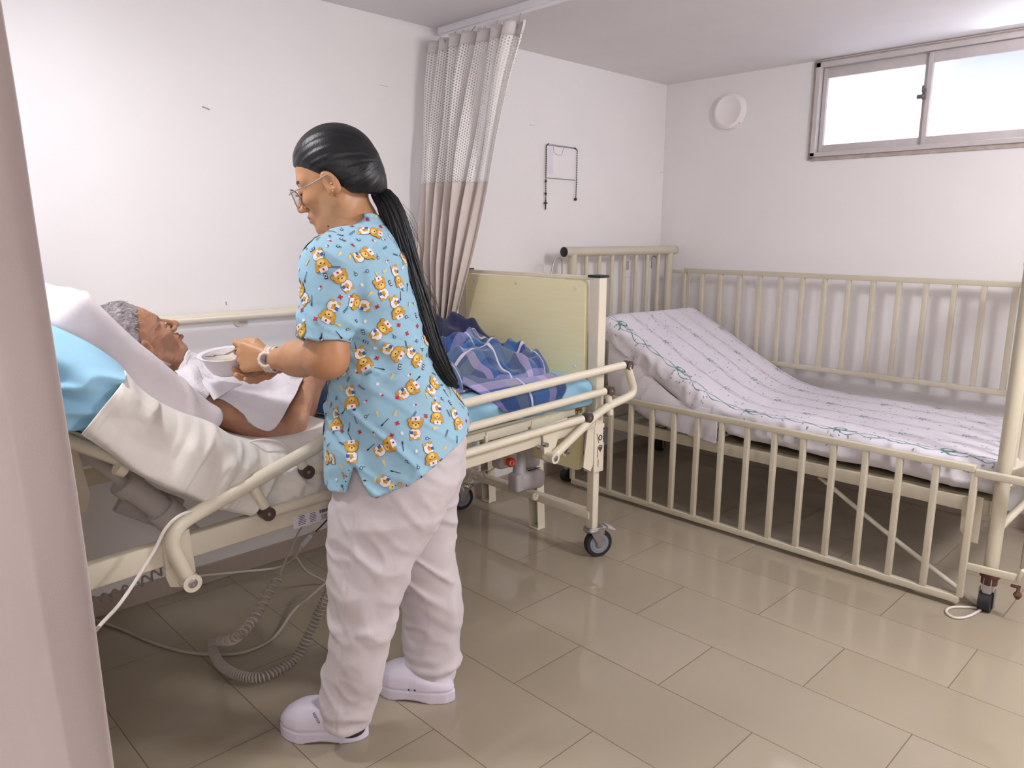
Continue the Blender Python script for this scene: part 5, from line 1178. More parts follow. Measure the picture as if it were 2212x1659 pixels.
# letters on the near clog
def raise_on(bvh, px, py, w_, h, m, name, parent, off=.0006, ang=0, poly=None):
    c_, s_ = math.cos(ang), math.sin(ang); P = []
    for dx, dy in (poly or [(-w_/2, -h/2), (w_/2, -h/2), (w_/2, h/2), (-w_/2, h/2)]):
        hh = hit(px+dx*c_-dy*s_, py+dx*s_+dy*c_, bvh)
        if hh is None: return None
        P.append(hh[0]-hh[2]*off)
    return P
mk_ = MB(); an = math.radians(62)
Pq = raise_on(bA, 683, 1551, 28, 9, None, None, None, .0006, an)
if Pq: b_ = MB(); b_.add(Pq, [tuple(range(4))]); b_.build('shoe_patch', whitep, cA, smooth=False)
for k, gl_ in enumerate(('H', 'D', 'B', 'T', 'E', 'M')):
    x0 = -11+k*4.4; strokes = {'H': [(-1.3, 0, .8, 7), (1.3, 0, .8, 7), (0, 0, 2.2, 1)], 'D': [(-1, 0, .9, 7), (1.2, 0, .8, 5), (0, 3, 2, .8), (0, -3, 2, .8)], 'B': [(-1, 0, .9, 7), (1.1, 0, .8, 6), (0, 3, 2, .8), (0, 0, 2, .8), (0, -3, 2, .8)], 'T': [(0, 0, .9, 7), (0, -3, 3, .9)], 'E': [(-1, 0, .9, 7), (.3, 3, 2, .8), (.3, 0, 2, .8), (.3, -3, 2, .8)], 'M': [(-1.4, 0, .8, 7), (1.4, 0, .8, 7), (0, -1, 1, 4)]}[gl_]
    for sx, sy, sw, sh in strokes:
        P = raise_on(bA, 683, 1551, 0, 0, None, None, None, .0012, an, [(x0+sx-sw/2, (sy-sh/2)*.8), (x0+sx+sw/2, (sy-sh/2)*.8), (x0+sx+sw/2, (sy+sh/2)*.8), (x0+sx-sw/2, (sy+sh/2)*.8)])
        if P: mk_.add(P, [(0, 1, 2, 3)])
if mk_.v: mk_.build('patch_letters', ink, cA, smooth=False)
vh = MB()
for px, py in ((883, 1490), (896, 1491)):
    h = hit(px, py, bB)
    if h: vh.ball(h[0], .0030, 8)
if vh.v: vh.build('vent_holes', ink, cB)

# watch on the near wrist
wc = toW(SP(571, 774, -.002)); ax = toW(SP(590, 776, .035))-toW(SP(520, 770, .045)); ax /= np.linalg.norm(ax)
cw = toW(Wr_n)+(-ax)*.004; cwd = (Lv*cL[0]+Dv*cL[1]+Zv*cL[2])
wt = MB(); u1 = cwd-ax*(cwd@ax); u1 /= np.linalg.norm(u1); v1 = np.cross(ax, u1); band = []
for off_ in (-.010, 0, .010): band.append([cw+ax*off_+(u1*math.cos(t)*.0300+v1*math.sin(t)*.0325) for t in np.linspace(0, 2*PI, 33)[:-1]])
vs = [p for r__ in band for p in r__]; n_ = 32; fs = [(i*n_+k, i*n_+(k+1) % n_, (i+1)*n_+(k+1) % n_, (i+1)*n_+k) for i in range(2) for k in range(n_)]
m_ = MB(); m_.tube(band[1], .0030, 10, closed=True); m_.tube(band[0], .0026, 8, closed=True); m_.tube(band[2], .0026, 8, closed=True); m_.add(vs, fs)
wo = m_.build('watch', watchm, nurse); fc_ = cw+u1*.031
MB().lathe([(0, 0), (.020, 0), (.0215, .003), (.0215, .008), (.018, .0115), (.0145, .0115), (.0135, .0095), (0, .0095)], fc_-u1*.003, u1, 28).build('watch_case', watchm, wo)
kn_ = MB()
for t in range(12): a = t*PI/6; kn_.ball(fc_+u1*.004+(ax*math.cos(a)+v1*math.sin(a))*.0205, .0030, 6)
kn_.build('bezel_studs', watchm, wo)
MB().lathe([(0, .0102), (.0125, .0102), (.0130, .0096)], fc_-u1*.003, u1, 24).build('dial', mat('dial', (150, 132, 134), .3), wo)
MB().bar(fc_+u1*.0080-v1*.009, fc_+u1*.0080+v1*.009, .003, .0012).bar(fc_+u1*.0080-ax*.008, fc_+u1*.0080+ax*.002, .003, .0012).build('watch_hands', dgreyp, wo)

# bowl and spoon
bc = toW(SP(492, 766, .125)); bl = empty('bowl', bc, 'white plastic bowl of food held over the patient', 'bowl')
tilt = (Vector((0, 0, 1))+Vector(tuple(-Dv*.13+Lv*.02))).normalized()
MB().lathe([(0, -.052), (.036, -.052), (.046, -.046), (.060, -.022), (.068, -.002), (.076, .0), (.078, .004), (.074, .005), (.066, .0015), (.057, -.020), (.043, -.040), (0, -.043)], bc, tilt, 56).build('bowl_shell', whitep, bl)
MB().lathe([(0, -.026), (.030, -.0265), (.0535, -.026)], bc, tilt, 40).build('soup', soup, bl)
tp = empty('spoon', toW(SP(520, 762, .06)), 'metal spoon held in the bowl', 'spoon')
s1, s2, s3 = toW(SP(512, 758, .045)), toW(SP(488, 766, .075)), toW(SP(462, 768, .11))
spn = MB(); spn.bar(s1+np.array((.0, 0, .004)), s2, .012, .0022, bev=.0008); spn.bar(s2, s3, .009, .002, bev=.0008); spn.build('spoon_handle', steel, tp)
Rw = frame(s3-s2, (0, 0, 1)); rmx = Matrix([list(r__) for r__ in Rw]); sb = MB(); sb.ball(s3+(s3-s2)/np.linalg.norm(s3-s2)*.012, (.020, .013, .004), 16, rot=rmx); sb.build('spoon_head', steel, tp)

# ------------------------------------------------------------------ THE PATIENT
YP = 2.25
pat = empty('person', (.95, YP, .80), 'elderly person with short grey hair lying on the adjustable bed', 'person')
pf_ = frame((.785, -.03, .62), (-.62, -.02, .785)); PC = np.array((.722, YP, 1.012))
ph = lambda p: (p-PC)@pf_
pm_ = lambda x, y, z: PC+pf_@np.array((x, y, z))
A1 = lambda px, py, y: at(px, py, 1, y)
shN, shF = A1(445, 868, 2.08), np.array((.93, 2.43, .87))
elN = A1(618, 948, 2.00); wrN = A1(664, 842, 2.06)
aP = A1(684, 800, 2.12)-wrN; aP /= np.linalg.norm(aP); cP = np.array((.5, -.6, .0)); cP -= aP*(cP@aP); cP /= np.linalg.norm(cP); bP = np.cross(cP, aP)
pose_p = dict(f=[(.1, 25, 40, 30), (.03, 28, 44, 30), (-.04, 30, 46, 32), (-.12, 34, 48, 34)], t=[(.042, .040, -.014), (.070, .044, -.026), (.092, .036, -.036)])
palmP, fingP = hand_prims(wrN+aP*.02, aP, bP, cP, 1, pose_p, .92)
def p_head(p):
    d = head_sdf(ph(p), True); nk = pm_(-.02, 0, -.09)
    d = smin(d, sd_caps(p, pm_(-.015, 0, -.07), np.array((.885, YP, .885)), .050, .062), .03)
    d = smin(d, sd_caps(p, pm_(.05, 0, -.088), pm_(.02, 0, -.15), .024, .030), .03)
    q = ph(p); d = d+vnoise(q*np.array((70, 70, 210)), 41)*.0007*(q[:, 0] > .02)
    # crow's feet, folds beside the mouth, lower-lid bag, open lips
    ay = np.stack([q[:, 0], np.abs(q[:, 1]), q[:, 2]], -1)
    d = smax(d, -sd_caps(ay, (.097, .018, -.040), (.076, .034, -.075), .0022, .002), .008); d = smin(d, sd_ell(ay, (.080, .032, -.014), (.010, .014, .006)), .006)
    d = smax(d, -sd_caps(ay, (.070, .050, -.030), (.045, .060, -.070), .002, .002), .010)
    return d
def p_torso(p):
    d = sd_ell(p, (1.03, YP, .825), (.20, .175, .095), frame((.88, 0, -.40), (.4, 0, .9)))
    d = smin(d, sd_caps(p, (.90, YP-.12, .845), (.92, YP+.14, .845), .062, .062), .06); d = smin(d, sd_caps(p, (1.08, YP, .80), (1.36, YP, .765), .115, .11), .08)
    return d
def p_armN(p):
    d = sd_caps(p, shN, elN, .052, .040); d = smin(d, sd_caps(p, elN, elN+(wrN-elN)*.4, .039, .037), .02); d = smin(d, sd_caps(p, elN+(wrN-elN)*.3, wrN, .037, .0265), .02)
    d = d+vnoise(p*np.array((60, 60, 120)), 44)*.0010; return smin(d, hand_sdf(p, palmP, fingP), .012)
def p_rest(p):
    d = p_torso(p); d = smin(d, sd_caps(p, shF, (1.12, 2.47, .76), .045, .038), .03); d = smin(d, sd_caps(p, (1.12, 2.47, .76), (1.30, 2.36, .80), .036, .026), .02)
    for s_ in (-1, 1): d = smin(d, sd_caps(p, (1.36, YP+s_*.09, .77), (1.66, YP+s_*.09, .800), .075, .050), .04); d = smin(d, sd_caps(p, (1.66, YP+s_*.09, .800), (2.04, YP+s_*.08, .800), .048, .032), .03)
    return d
Vs, Fs, n0 = [], [], 0
for V_, F_ in (mk(p_head, [pm_(x, y, z) for x in (-.12, .14) for y in (-.1, .1) for z in (-.13, .14)]+[np.array((.9, YP, .88))], .02, .0023, False), mk(p_armN, [shN, elN, wrN]+[q for f in fingP for q in f[0]], .06, .0033, False), mk(p_rest, [(.85, 2.0, .65), (2.12, 2.55, .95)], .07, .008, False)):
    Vs.append(V_); Fs.append(F_+n0); n0 += len(V_)
VP = np.concatenate(Vs); FP_ = np.concatenate(Fs); fc = VP[FP_].mean(1); q = ph(fc); mi = np.zeros(len(FP_), np.int32)
mi[(q[:, 0] > .083) & (np.abs(q[:, 1]) < .022) & (np.abs(q[:, 2]+.061) < .011*(1-(np.abs(q[:, 1])/.024)**2))] = 1
mi[(q[:, 0] > .070) & (np.abs(np.abs(q[:, 1])-.031) < .0105) & (np.abs(q[:, 2]-.002) < .0032)] = 2
mi[(q[:, 0] > .05) & (np.abs(np.abs(q[:, 1])-.032) < .017) & (np.abs(q[:, 2]-.026) < .003)] = 3
pb = np_mesh('body', VP, FP_, [skin2, mat('aged_lip', (150, 96, 82), .5), mat('old_eye', (70, 62, 66), .15), mat('grey_brow', (120, 104, 100), .8)], pat, mi=mi)
def p_hair(p):
    q = ph(p); d = sd_ell(q, (-.016, 0, .034), (.106, .086, .101)); d = d+vnoise(q*np.array((55, 60, 60)), 51)*.0035+vnoise(q*np.array((150, 150, 60)), 52)*.0015
    ay = np.abs(q[:, 1]); xl = .064+vnoise(q*np.array((10, 90, 90)), 55)*.007-.85*np.clip(.086-q[:, 2], 0, 1)-.35*np.clip(ay-.02, 0, 1); xl = np.where(q[:, 2] < .03, np.minimum(xl, .020-(.03-q[:, 2])*.2), xl)
    d = smax(d, q[:, 0]-xl, .006); d = smax(d, -(q[:, 2]+.052+(-.004-q[:, 0])*.3), .008); return smax(d, -sd_ell(np.stack([q[:, 0], ay, q[:, 2]], -1), (.002, .088, -.014), (.018, .03, .028)), .004)
V_, F_ = mk(p_hair, [pm_(x, y, z) for x in (-.13, .1) for y in (-.1, .1) for z in (-.06, .15)], .02, .0026, False); phr = np_mesh('hair', V_, F_, greyhair, pat)
cu = MB(); r_ = random.Random(9)
for k in range(260):
    a = r_.uniform(-1.3, 1.6); b = r_.uniform(-1.3, 1.3); x, z = -.016+.107*math.sin(a)*math.cos(b), .034+.102*math.cos(a)*math.cos(b*.6); y = .087*math.sin(b)
    if x > .044-.85*max(.086-z, 0): continue
    n = np.array((x+.016, y, z-.034)); n /= np.linalg.norm(n); t = np.cross(n, (0, 1, 0.3*r_.uniform(-1, 1))); pts = []
    for i in range(6): pts.append(pm_(*(np.array((x, y, z))+t*(-.0055*i)+n*(.003*math.sin(i*1.1)+.001)+np.array((0, .004*math.sin(i*1.4+k), 0)))))
    cu.tube(pts, .0009, 4)
eyb = MB()
for sg in (-1, 1): eyb.ball(pm_(.0815, sg*.031, .0025), (.0110, .0105, .0052), 16, rot=Matrix([list(r__) for r__ in pf_]))
eyb.build('eyes', mat('eye_white', (208, 196, 190), .2), pat)
eyi = MB()
for sg in (-1, 1): eyi.ball(pm_(.0885, sg*.0295, .0020), (.0046, .0050, .0044), 12, rot=Matrix([list(r__) for r__ in pf_]))
eyi.build('irises', mat('iris_brown', (44, 34, 34), .1), pat)
cu.build('curls', mat('silver_strands', (176, 168, 170), .5), phr)
# strap over the hair, as seen in the photo
st = MB(); st.tube([pm_(*p) for p in spline([(-.05, -.060, .115), (-.035, -.078, .085), (-.025, -.088, .045), (-.018, -.090, .0), (-.004, -.082, -.045), (.012, -.062, -.085)], 6)], .0045, 8, flat=.5); st.build('head_strap', mat('strap', (222, 204, 196), .6), pat)

# towel over the chest
pbv = BVHTree.FromPolygons(VP.tolist(), FP_.tolist())
net = [[A1(388, 812, 2.085), A1(438, 856, 2.045), A1(508, 893, 2.015), A1(582, 933, 1.965), A1(622, 880, 1.985), A1(642, 842, 2.01)],
       [A1(384, 802, 2.12), A1(438, 822, 2.09), A1(505, 855, 2.06), A1(575, 880, 2.03), A1(620, 856, 2.03), A1(648, 828, 2.05)],
       [A1(392, 785, 2.19), A1(440, 800, 2.15), A1(505, 822, 2.14), A1(575, 832, 2.13), A1(620, 828, 2.12), A1(656, 820, 2.14)],
       [A1(412, 772, 2.27), A1(455, 783, 2.26), A1(515, 800, 2.26), A1(580, 808, 2.26), A1(620, 810, 2.26), A1(658, 816, 2.26)],
       [A1(414, 778, 2.40), A1(460, 785, 2.40), A1(520, 800, 2.40), A1(580, 812, 2.40), A1(620, 814, 2.40), A1(658, 820, 2.40)]]
G = ctrl_grid(net, 70, 90); fl2 = G.reshape(-1, 3); nn = (1-np.abs(vnoise(np.stack([fl2[:, 0]*22, fl2[:, 1]*7, fl2[:, 2]*9], -1), 61)))
G[..., 2] += (np.clip(nn-.55, 0, 1)*.026).reshape(G.shape[:2]); G[..., 1] -= (np.clip(nn-.55, 0, 1)*.020).reshape(G.shape[:2])
for i in range(G.shape[0]):                       # keep the towel clear of the body
    for j in range(G.shape[1]):
        h = pbv.find_nearest(Vector(G[i, j]))
        if h[0] is not None:
            v = G[i, j]-np.array(h[0]); n = np.array(h[1]); n = n if True else n
            up_ = Vector((G[i, j][0], G[i, j][1], G[i, j][2])); hh = pbv.ray_cast(up_+Vector((0, -.12, .5)), Vector((0, .12, -.5)).normalized(), .56)
            if hh[0] is not None and hh[0].z > G[i, j][2]-.006 and (hh[0]-up_).length < .12 and h[3] < .10: G[i, j] = np.array(hh[0])+np.array((0, -.003, .009))
tw = grid_cloth('chest_towel', G, toweling, .004); tag(tw, 'white towel spread over the chest of the person lying down', 'towel')
# folded napkin corner and collar roll
nk = [[A1(402, 812, 2.055), A1(440, 842, 2.02), A1(455, 862, 2.005)], [A1(425, 815, 2.06), A1(470, 838, 2.03), A1(490, 840, 2.02)], [A1(425, 812, 2.10), A1(475, 822, 2.07), A1(516, 828, 2.045)]]
G = ctrl_grid(nk, 24, 30); G[..., 1] -= .022; nk_ = grid_cloth('napkin', G, mat('napkin_white', (240, 236, 242), .9), .003); tag(nk_, 'bright white napkin corner tucked under the chin on the towel', 'napkin')
G = ctrl_grid([[A1(372, 800, 2.10), A1(388, 790, 2.09), A1(402, 780, 2.11)], [A1(382, 812, 2.07), A1(402, 802, 2.06), A1(420, 792, 2.08)], [A1(392, 838, 2.05), A1(415, 832, 2.03), A1(430, 815, 2.06)], [A1(425, 870, 2.04), A1(440, 850, 2.02), A1(450, 838, 2.05)]], 30, 24); G[..., 1] -= .02+.012*np.sin(np.linspace(0, PI, 24))[None, :]
grid_cloth('towel_collar', G, toweling, .004, tw)

# pillow
def pillow_sdf(c, R, half, th, seed):
    def f(p):
        q = (p-c)@R; k = (np.abs(q[:, 0]/half[0])**3.4+np.abs(q[:, 1]/half[1])**3.4)**(1/3.4); z = np.abs(q[:, 2]); tz = th*(1-np.clip(k, 0, 1)**3.0)**.5+.0025
        d = np.maximum((z-tz)*.75, (k-1)*min(half)); return d+vnoise(q*np.array((14, 14, 14)), seed)*.003-folds(q, seed+1, (16, 6, 6), .004, .6)
    return f
ang = math.atan2(A1(160, 655, 1.99)[2]-A1(462, 905, 1.99)[2], A1(462, 905, 1.99)[0]-A1(160, 655, 1.99)[0])
Rp = frame((math.cos(ang), 0, -math.sin(ang)), (math.sin(ang), 0, math.cos(ang)))
e0, e1 = A1(122, 690, 1.975), A1(468, 912, 1.975); cpil = (e0+e1)/2+np.array((0, .27, 0))+Rp@np.array((0, 0, .004)); hl_ = np.linalg.norm(e1-e0)/2+.012
def box_pillow(p):
    q = (p-cpil)@Rp; w_ = np.array((hl_, .285, .052)); r_ = .030; ext = np.clip((-q[:, 0]-.05)/.25, 0, 1)*.016; a = np.abs(q); a[:, 2] = np.maximum(a[:, 2]-ext, 0); dq = a-(w_-r_); d = np.linalg.norm(np.maximum(dq, 0), axis=1)+np.minimum(dq.max(1), 0)-r_
    d = d+vnoise(q*9, 71)*.004-folds(np.stack([q[:, 0]+q[:, 2], q[:, 1], q[:, 2]], -1), 72, (10, 5, 5), .005, .6)
    hd_ = sd_ell(p, PC+np.array((-.01, 0, .02)), (.115, .11, .115)); return smax(d, -hd_, .02)
V_, F_ = mk(box_pillow, [cpil-np.array((hl_, .29, hl_*.8)), cpil+np.array((hl_, .29, hl_*.8))], .05, .006, False); pw_ = np_mesh('pillow', V_, F_, pillowm); tag(pw_, 'long white pillow under the head of the person lying down', 'pillow')
c2 = A1(30, 690, 2.35); R2 = frame((.80, 0, -.45), (.45, 0, .8)); V_, F_ = mk(pillow_sdf(c2, R2, (.22, .25), .075, 81), [c2-.3, c2+.3], .02, .007, False); p2 = np_mesh('pillow', V_, F_, whitesheet); tag(p2, 'white pillow behind, mostly hidden by the curtain at the head of the bed', 'pillow')
# blue padded cover between the mattress and the pillow at the head end
nb_ = [[A1(20, 660, 2.02), A1(75, 690, 1.98), A1(140, 718, 1.96), A1(200, 748, 1.94), A1(245, 778, 1.93), A1(272, 806, 1.92)], [A1(30, 760, 1.86), A1(85, 775, 1.86), A1(130, 790, 1.855), A1(180, 806, 1.85), A1(225, 822, 1.845), A1(262, 826, 1.842)],
       [A1(40, 860, 1.845), A1(98, 862, 1.842), A1(130, 868, 1.842), A1(165, 872, 1.84), A1(205, 868, 1.838), A1(235, 862, 1.838)], [A1(50, 915, 1.86), A1(105, 925, 1.855), A1(128, 930, 1.852), A1(150, 932, 1.850), A1(180, 925, 1.846), A1(212, 895, 1.84)]]
G = ctrl_grid(nb_, 50, 70); x = G[..., 0]; z = G[..., 2]; r = 1-np.abs(vnoise(np.stack([x*0, (z*.94+x*.33)*24, (x*.94-z*.33)*4], -1).reshape(-1, 3), 91)).reshape(G.shape[:2]); G[..., 1] -= np.clip(r-.5, 0, 1)*.050; G[..., 2] += np.clip(r-.5, 0, 1)*.012
bs = grid_cloth('draw_sheet', G, bluesheet, .004); tag(bs, 'light blue sheet pulled over the raised head of the mattress', 'sheet')
# white sheet draped over the near side of the backrest
nw = [[A1(268, 800, 1.915), A1(300, 838, 1.905), A1(345, 872, 1.895), A1(400, 898, 1.89), A1(452, 914, 1.89), A1(500, 945, 1.89), A1(545, 978, 1.89), A1(590, 986, 1.90), A1(660, 970, 1.92), A1(740, 945, 1.94)],
      [A1(240, 840, 1.84), A1(285, 880, 1.842), A1(340, 915, 1.842), A1(400, 945, 1.842), A1(455, 965, 1.845), A1(505, 990, 1.85), A1(548, 1008, 1.852), A1(595, 1012, 1.855), A1(660, 1000, 1.865), A1(740, 975, 1.87)],
      [A1(205, 885, 1.828), A1(255, 930, 1.830), A1(325, 968, 1.832), A1(395, 1000, 1.832), A1(455, 1022, 1.834), A1(510, 1036, 1.838), A1(560, 1040, 1.84), A1(610, 1035, 1.845), A1(670, 1022, 1.85), A1(740, 1005, 1.855)],
      [A1(180, 915, 1.826), A1(235, 960, 1.828), A1(300, 1010, 1.83), A1(380, 1046, 1.832), A1(450, 1076, 1.836), A1(510, 1090, 1.842), A1(565, 1095, 1.845), A1(615, 1085, 1.85), A1(675, 1072, 1.852), A1(740, 1055, 1.855)],
      [A1(166, 932, 1.84), A1(228, 972, 1.842), A1(296, 1022, 1.848), A1(378, 1058, 1.85), A1(450, 1088, 1.855), A1(512, 1103, 1.86), A1(568, 1108, 1.86), A1(615, 1098, 1.862), A1(675, 1084, 1.865), A1(740, 1066, 1.865)]]
mbv = BVHTree.FromPolygons([tuple(v.co) for v in matt.data.vertices], [list(f.vertices) for f in matt.data.polygons])
def mtop(x, y):
    h = mbv.ray_cast(Vector((x, y, 2)), Vector((0, 0, -1))); return h[0].z
inner_rows = []
for i, row in enumerate(nw):
    for j, q in enumerate(row):
        if i == 0: q[2] = max(q[2], mtop(q[0], q[1])+.012)
        else: q[1] -= .020
for y, dx in ((2.58, .0), (2.35, .0), (2.12, .0), (1.99, .0)): inner_rows.append([np.array((q[0]+dx, y, mtop(q[0]+dx, y)+.010)) for q in nw[0]])
G = ctrl_grid(inner_rows+nw, 150, 150); x = G[..., 0]; z = G[..., 2]
dsc = (x*.80-z*.60); asc = (x*.6+z*.8); r = 1-np.abs(vnoise(np.stack([asc*5, dsc*15, x*0], -1).reshape(-1, 3), 93)).reshape(G.shape[:2]); G[..., 1] -= np.clip(r-.60, 0, 1)*.050*(G[..., 1] < 1.90)
r = 1-np.abs(vnoise(np.stack([asc*9, dsc*34, x*0+3], -1).reshape(-1, 3), 95)).reshape(G.shape[:2]); G[..., 1] -= np.clip(r-.6, 0, 1)*.016*(G[..., 1] < 1.90)
r = 1-np.abs(vnoise(np.stack([(x+z)*26, (x-z)*9, x*0], -1).reshape(-1, 3), 97)).reshape(G.shape[:2]); G[..., 1] -= np.clip(r-.6, 0, 1)*.03*np.clip((x-.86)*8, 0, 1)*(G[..., 1] < 1.93)
ws = grid_cloth('bed_sheet', G, whitesheet, .004); tag(ws, 'white sheet draped over the near edge of the raised backrest', 'sheet')
# plaid blanket: over the legs (left of the nurse) and crumpled at the foot
def heap(name, cx_, cy_, rx, ry, hfun, base, m, n=90, th=.005):
    xs = np.linspace(-1, 1, n); G = np.zeros((n, n, 3)); U, V_ = np.meshgrid(xs, xs, indexing='ij')
    X = cx_+rx*U*np.sqrt(1-V_**2/2*.6); Y = cy_+ry*V_*np.sqrt(1-U**2/2*.6); R_ = np.clip(1-(U**4+V_**4)**.5, 0, 1)
    Z = base(X, Y)+hfun(X, Y, R_); G[..., 0] = X; G[..., 1] = Y; G[..., 2] = Z; return G
bz = lambda X, Y: np.interp(X, [1.0, 1.15, 1.6, 2.28], [.742, .742, .785, .775])
def rid(X, Y, f, sd, sharp=.5): 
    r = 1-np.abs(vnoise(np.stack([X*f[0]+Y*f[1], X*f[2]+Y*f[3], X*0], -1).reshape(-1, 3), sd)).reshape(X.shape); Z = np.clip(r-sharp, 0, 1)/(1-sharp)
    for _ in range(4): Z[1:-1, 1:-1] = (Z[1:-1, 1:-1]*2+Z[:-2, 1:-1]+Z[2:, 1:-1]+Z[1:-1, :-2]+Z[1:-1, 2:])/6
    return Z
def hA(X, Y, R_): return R_**.5*(.11+.045*rid(X, Y, (12, 6, -4, 9), 101)+.02*rid(X, Y, (24, -12, 6, 20), 102))+.004
G = heap('b', 1.50, 2.24, .30, .33, hA, bz, plaid)
pbk = grid_cloth('plaid_blanket', G, plaid, .006); tag(pbk, 'blue and lilac plaid fleece blanket over the legs and foot of the adjustable bed', 'blanket')
def hB(X, Y, R_): return R_**.45*(.075+.085*rid(X, Y, (7, 5, -4, 6), 111, .3)+.035*rid(X, Y, (16, -10, 8, 13), 112)-.05*np.clip((X-2.0)/.25, 0, 1))+.004
G = heap('b', 1.93, 2.17, .27, .27, hB, bz, plaid, 110)
grid_cloth('blanket_folds', G, plaid, .006, pbk)
# near edge of the blanket hanging over the mattress side, and the flat corner
G = ctrl_grid([[(1.66, 2.05, .835), (1.78, 2.05, .845), (1.92, 2.04, .84), (2.07, 2.05, .825)], [(1.68, 1.91, .800), (1.80, 1.895, .805), (1.93, 1.895, .803), (2.09, 1.905, .795)], [(1.72, 1.850, .755), (1.81, 1.843, .757), (1.94, 1.843, .757), (2.10, 1.848, .76)], [(1.77, 1.846, .715), (1.84, 1.838, .695), (1.94, 1.838, .692), (2.07, 1.844, .712)]], 30, 40)
fm = grid_cloth('blanket_corner', G, plaid, .005, pbk)
# rolled sleeve-like end of plaid at the foot
rl = MB(); rp = spline([(1.98, 2.36, .825), (2.08, 2.37, .835), (2.17, 2.34, .822), (2.235, 2.30, .812)], 6); rl.tube(rp, list(np.interp(np.linspace(0, 1, len(rp)), [0, .5, .85, 1], [.04, .036, .030, .022])), 18); rl.build('rolled_corner', mat('blue_check', (48, 92, 138), .95, sheen=.3, var=.4, vscale=30, two=(30, 58, 100)), pbk)
# dark navy cloth
def hC(X, Y, R_): return R_**.4*(.13+.07*rid(X, Y, (8, 5, -6, 8), 121, .3)+.02*rid(X, Y, (18, -10, 8, 15), 122)+.06*np.clip((2.15-X)*2, 0, 1))+.004
G = heap('n', 2.04, 2.46, .22, .15, hC, bz, navy, 80); nv_ = grid_cloth('navy_garment', G, navy, .005); tag(nv_, 'crumpled navy blue garment heaped against the footboard', 'garment')

# ------------------------------------------------------------------ tubes and cables
def cable(name, pts, r, m, label, cat='cable', n=8):
    e = empty(name, pts[len(pts)//2], label, cat); MB().tube(spline(pts, n), r, 8).build('cable' if 'cable' in name else 'tube', m, e); return e
F0 = lambda px, py: at(px, py, 2, .006)
cable('power_cable', [F0(60, 1560)+np.array((0, 0, .0)), A1(188, 1385, 1.62), A1(262, 1300, 1.70), A1(330, 1195, 1.745), A1(358, 1142, 1.755), A1(392, 1112, 1.765), A1(440, 1098, 1.83), A1(500, 1075, 1.90)], .0042, cablem, 'white cable hanging from the raised backrest past the side rail')
cable('drip_tube', [A1(528, 958, 1.885), A1(560, 950, 1.865), A1(596, 953, 1.86), A1(618, 966, 1.858), A1(636, 985, 1.85), A1(652, 1020, 1.835), A1(655, 1060, 1.828), A1(640, 1090, 1.825), A1(600, 1102, 1.825)], .0032, mat('pale_tube', (222, 216, 212), .3), 'thin clear tube lying over the elbow of the patient', 'tube')
cable('feeding_tube', [A1(402, 786, 2.12), A1(412, 765, 2.11), A1(424, 766, 2.10), A1(434, 780, 2.09), A1(438, 795, 2.08)], .0022, mat('pale_tube2', (236, 230, 228), .3), 'thin white tube looping below the chin of the patient', 'tube')
def coil(name, pts, r, pitch, wire, m, label, straight=None):
    P = np.array(spline(pts, 14)); s = np.concatenate([[0], np.cumsum(np.linalg.norm(np.diff(P, axis=0), axis=1))]); pitch_f = pitch if callable(pitch) else (lambda t: pitch)
    t = 0; a = 0; out = []; u = np.array((0, 0, 1.0))
    while t < s[-1]:
        c = np.array([np.interp(t, s, P[:, k]) for k in range(3)]); c2_ = np.array([np.interp(min(t+.004, s[-1]), s, P[:, k]) for k in range(3)]); T = c2_-c; T /= np.linalg.norm(T)+1e-9; u = u-T*(u@T); u /= np.linalg.norm(u); w_ = np.cross(T, u); out.append(c+(u*math.cos(a)+w_*math.sin(a))*r)
        a += 2*PI/9; t += pitch_f(t/s[-1])/9
    e = empty(name, out[len(out)//2], label, 'cable'); mb = MB(); mb.tube(out, wire, 5)
    for ex in (straight or []): mb.tube(spline(ex, 8), wire*1.1, 6)
    mb.build('coil', m, e); return e
Yc = 2.15
c_pts = [A1(604, 1242, 2.0), A1(575, 1290, 1.97), A1(545, 1340, 1.93), A1(505, 1380, 1.90), F0(462, 1408)+np.array((0, 0, .035)), F0(472, 1440)+np.array((0, 0, .018)), F0(510, 1468)+np.array((0, 0, .018)), F0(560, 1476)+np.array((0, 0, .018)), F0(605, 1458)+np.array((0, 0, .018)), A1(640, 1420, 1.98), A1(668, 1370, 1.99), A1(695, 1310, 2.0), A1(722, 1255, 2.02)]
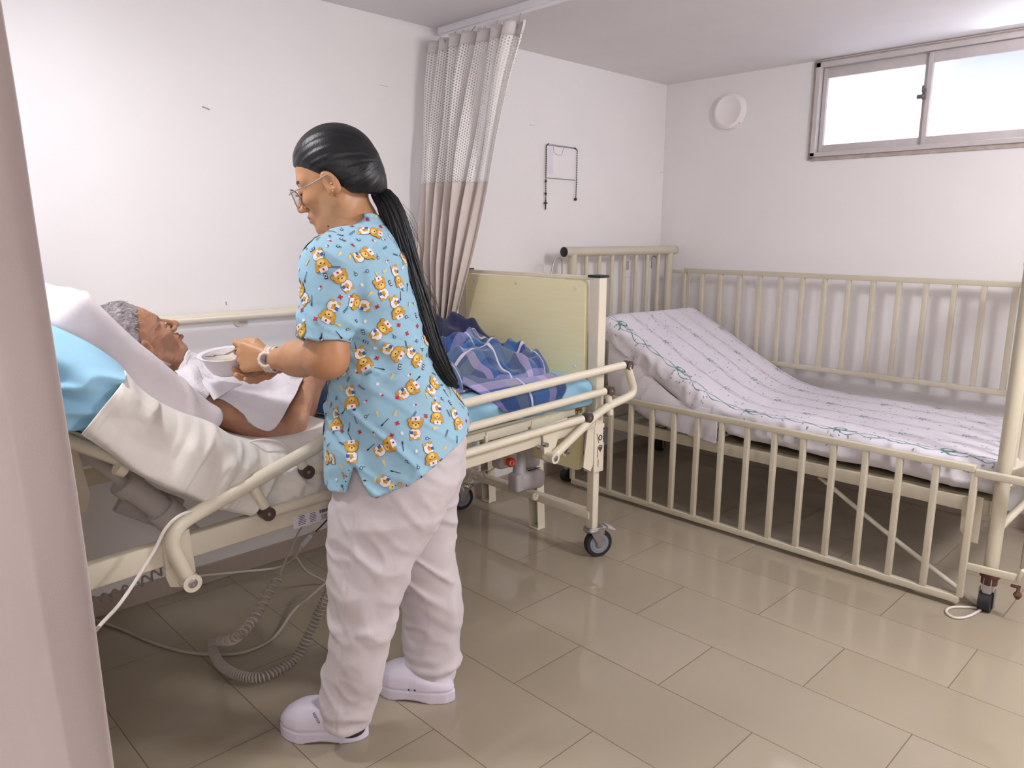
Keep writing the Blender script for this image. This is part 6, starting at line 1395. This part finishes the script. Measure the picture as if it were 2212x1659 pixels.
coil('coiled_cable', c_pts, .0135, lambda t: .021 if t < .33 else (.0085 if t < .72 else .012), .0030, cableg, 'grey coiled handset cable hanging in a loop under the adjustable bed', [[A1(604, 1242, 2.0), A1(612, 1222, 2.0), A1(640, 1160, 2.02), A1(664, 1115, 2.05), A1(670, 1085, 2.1)], [A1(722, 1255, 2.02), A1(735, 1200, 2.05), A1(740, 1130, 2.08)]])
coil('coiled_cable', [A1(180, 1305, 2.35), A1(230, 1290, 2.35), A1(290, 1265, 2.35), A1(350, 1232, 2.35), A1(400, 1200, 2.35)], .013, .030, .0036, cableg, 'grey coiled cable low against the wall behind the head of the adjustable bed')
coil('coiled_cable', [A1(985, 1060, 2.30), A1(1005, 1052, 2.30), A1(1025, 1030, 2.28), A1(1055, 1020, 2.28)], .012, .026, .003, cablem, 'white coiled cable beside the red emergency button', [[A1(940, 1120, 2.3), A1(985, 1055, 2.3), A1(1010, 1035, 2.25), A1(1018, 1015, 2.2)], [A1(1055, 1020, 2.28), A1(1075, 1005, 2.25)]])
cable('floor_cable', [F0(90, 1290), F0(178, 1330), F0(260, 1358), F0(330, 1388), F0(400, 1408), F0(470, 1414), F0(530, 1408), F0(590, 1378), F0(635, 1330)+np.array((0, 0, .02)), A1(668, 1290, 2.25), A1(700, 1262, 2.25), A1(730, 1240, 2.25)], .0050, cableg, 'grey power cable running over the floor under the adjustable bed')
cable('floor_cable', [A1(420, 1245, 2.6), A1(520, 1235, 2.6), A1(600, 1226, 2.55), A1(632, 1208, 2.45), A1(645, 1190, 2.35), A1(652, 1170, 2.3)], .0042, cablem, 'pale cable crossing below the side rail of the adjustable bed')
cable('floor_cable', [A1(640, 1205, 2.3), A1(660, 1232, 2.35), A1(690, 1250, 2.4), A1(712, 1262, 2.4), A1(730, 1285, 2.4)], .0042, cableg, 'grey cable dropping from the inline connector towards the floor')
ic = cable('connector_cable', [A1(745, 1080, 2.1), A1(700, 1130, 2.15), A1(682, 1148, 2.18)], .0026, dark_cord, 'thin dark cable with an inline connector under the adjustable bed')
MB().bar(A1(672, 1154, 2.2), A1(650, 1180, 2.22), .020, .020, bev=.006).cyl(A1(680, 1148, 2.19), A1(670, 1156, 2.2), .005, 10).build('connector', greyp, ic)
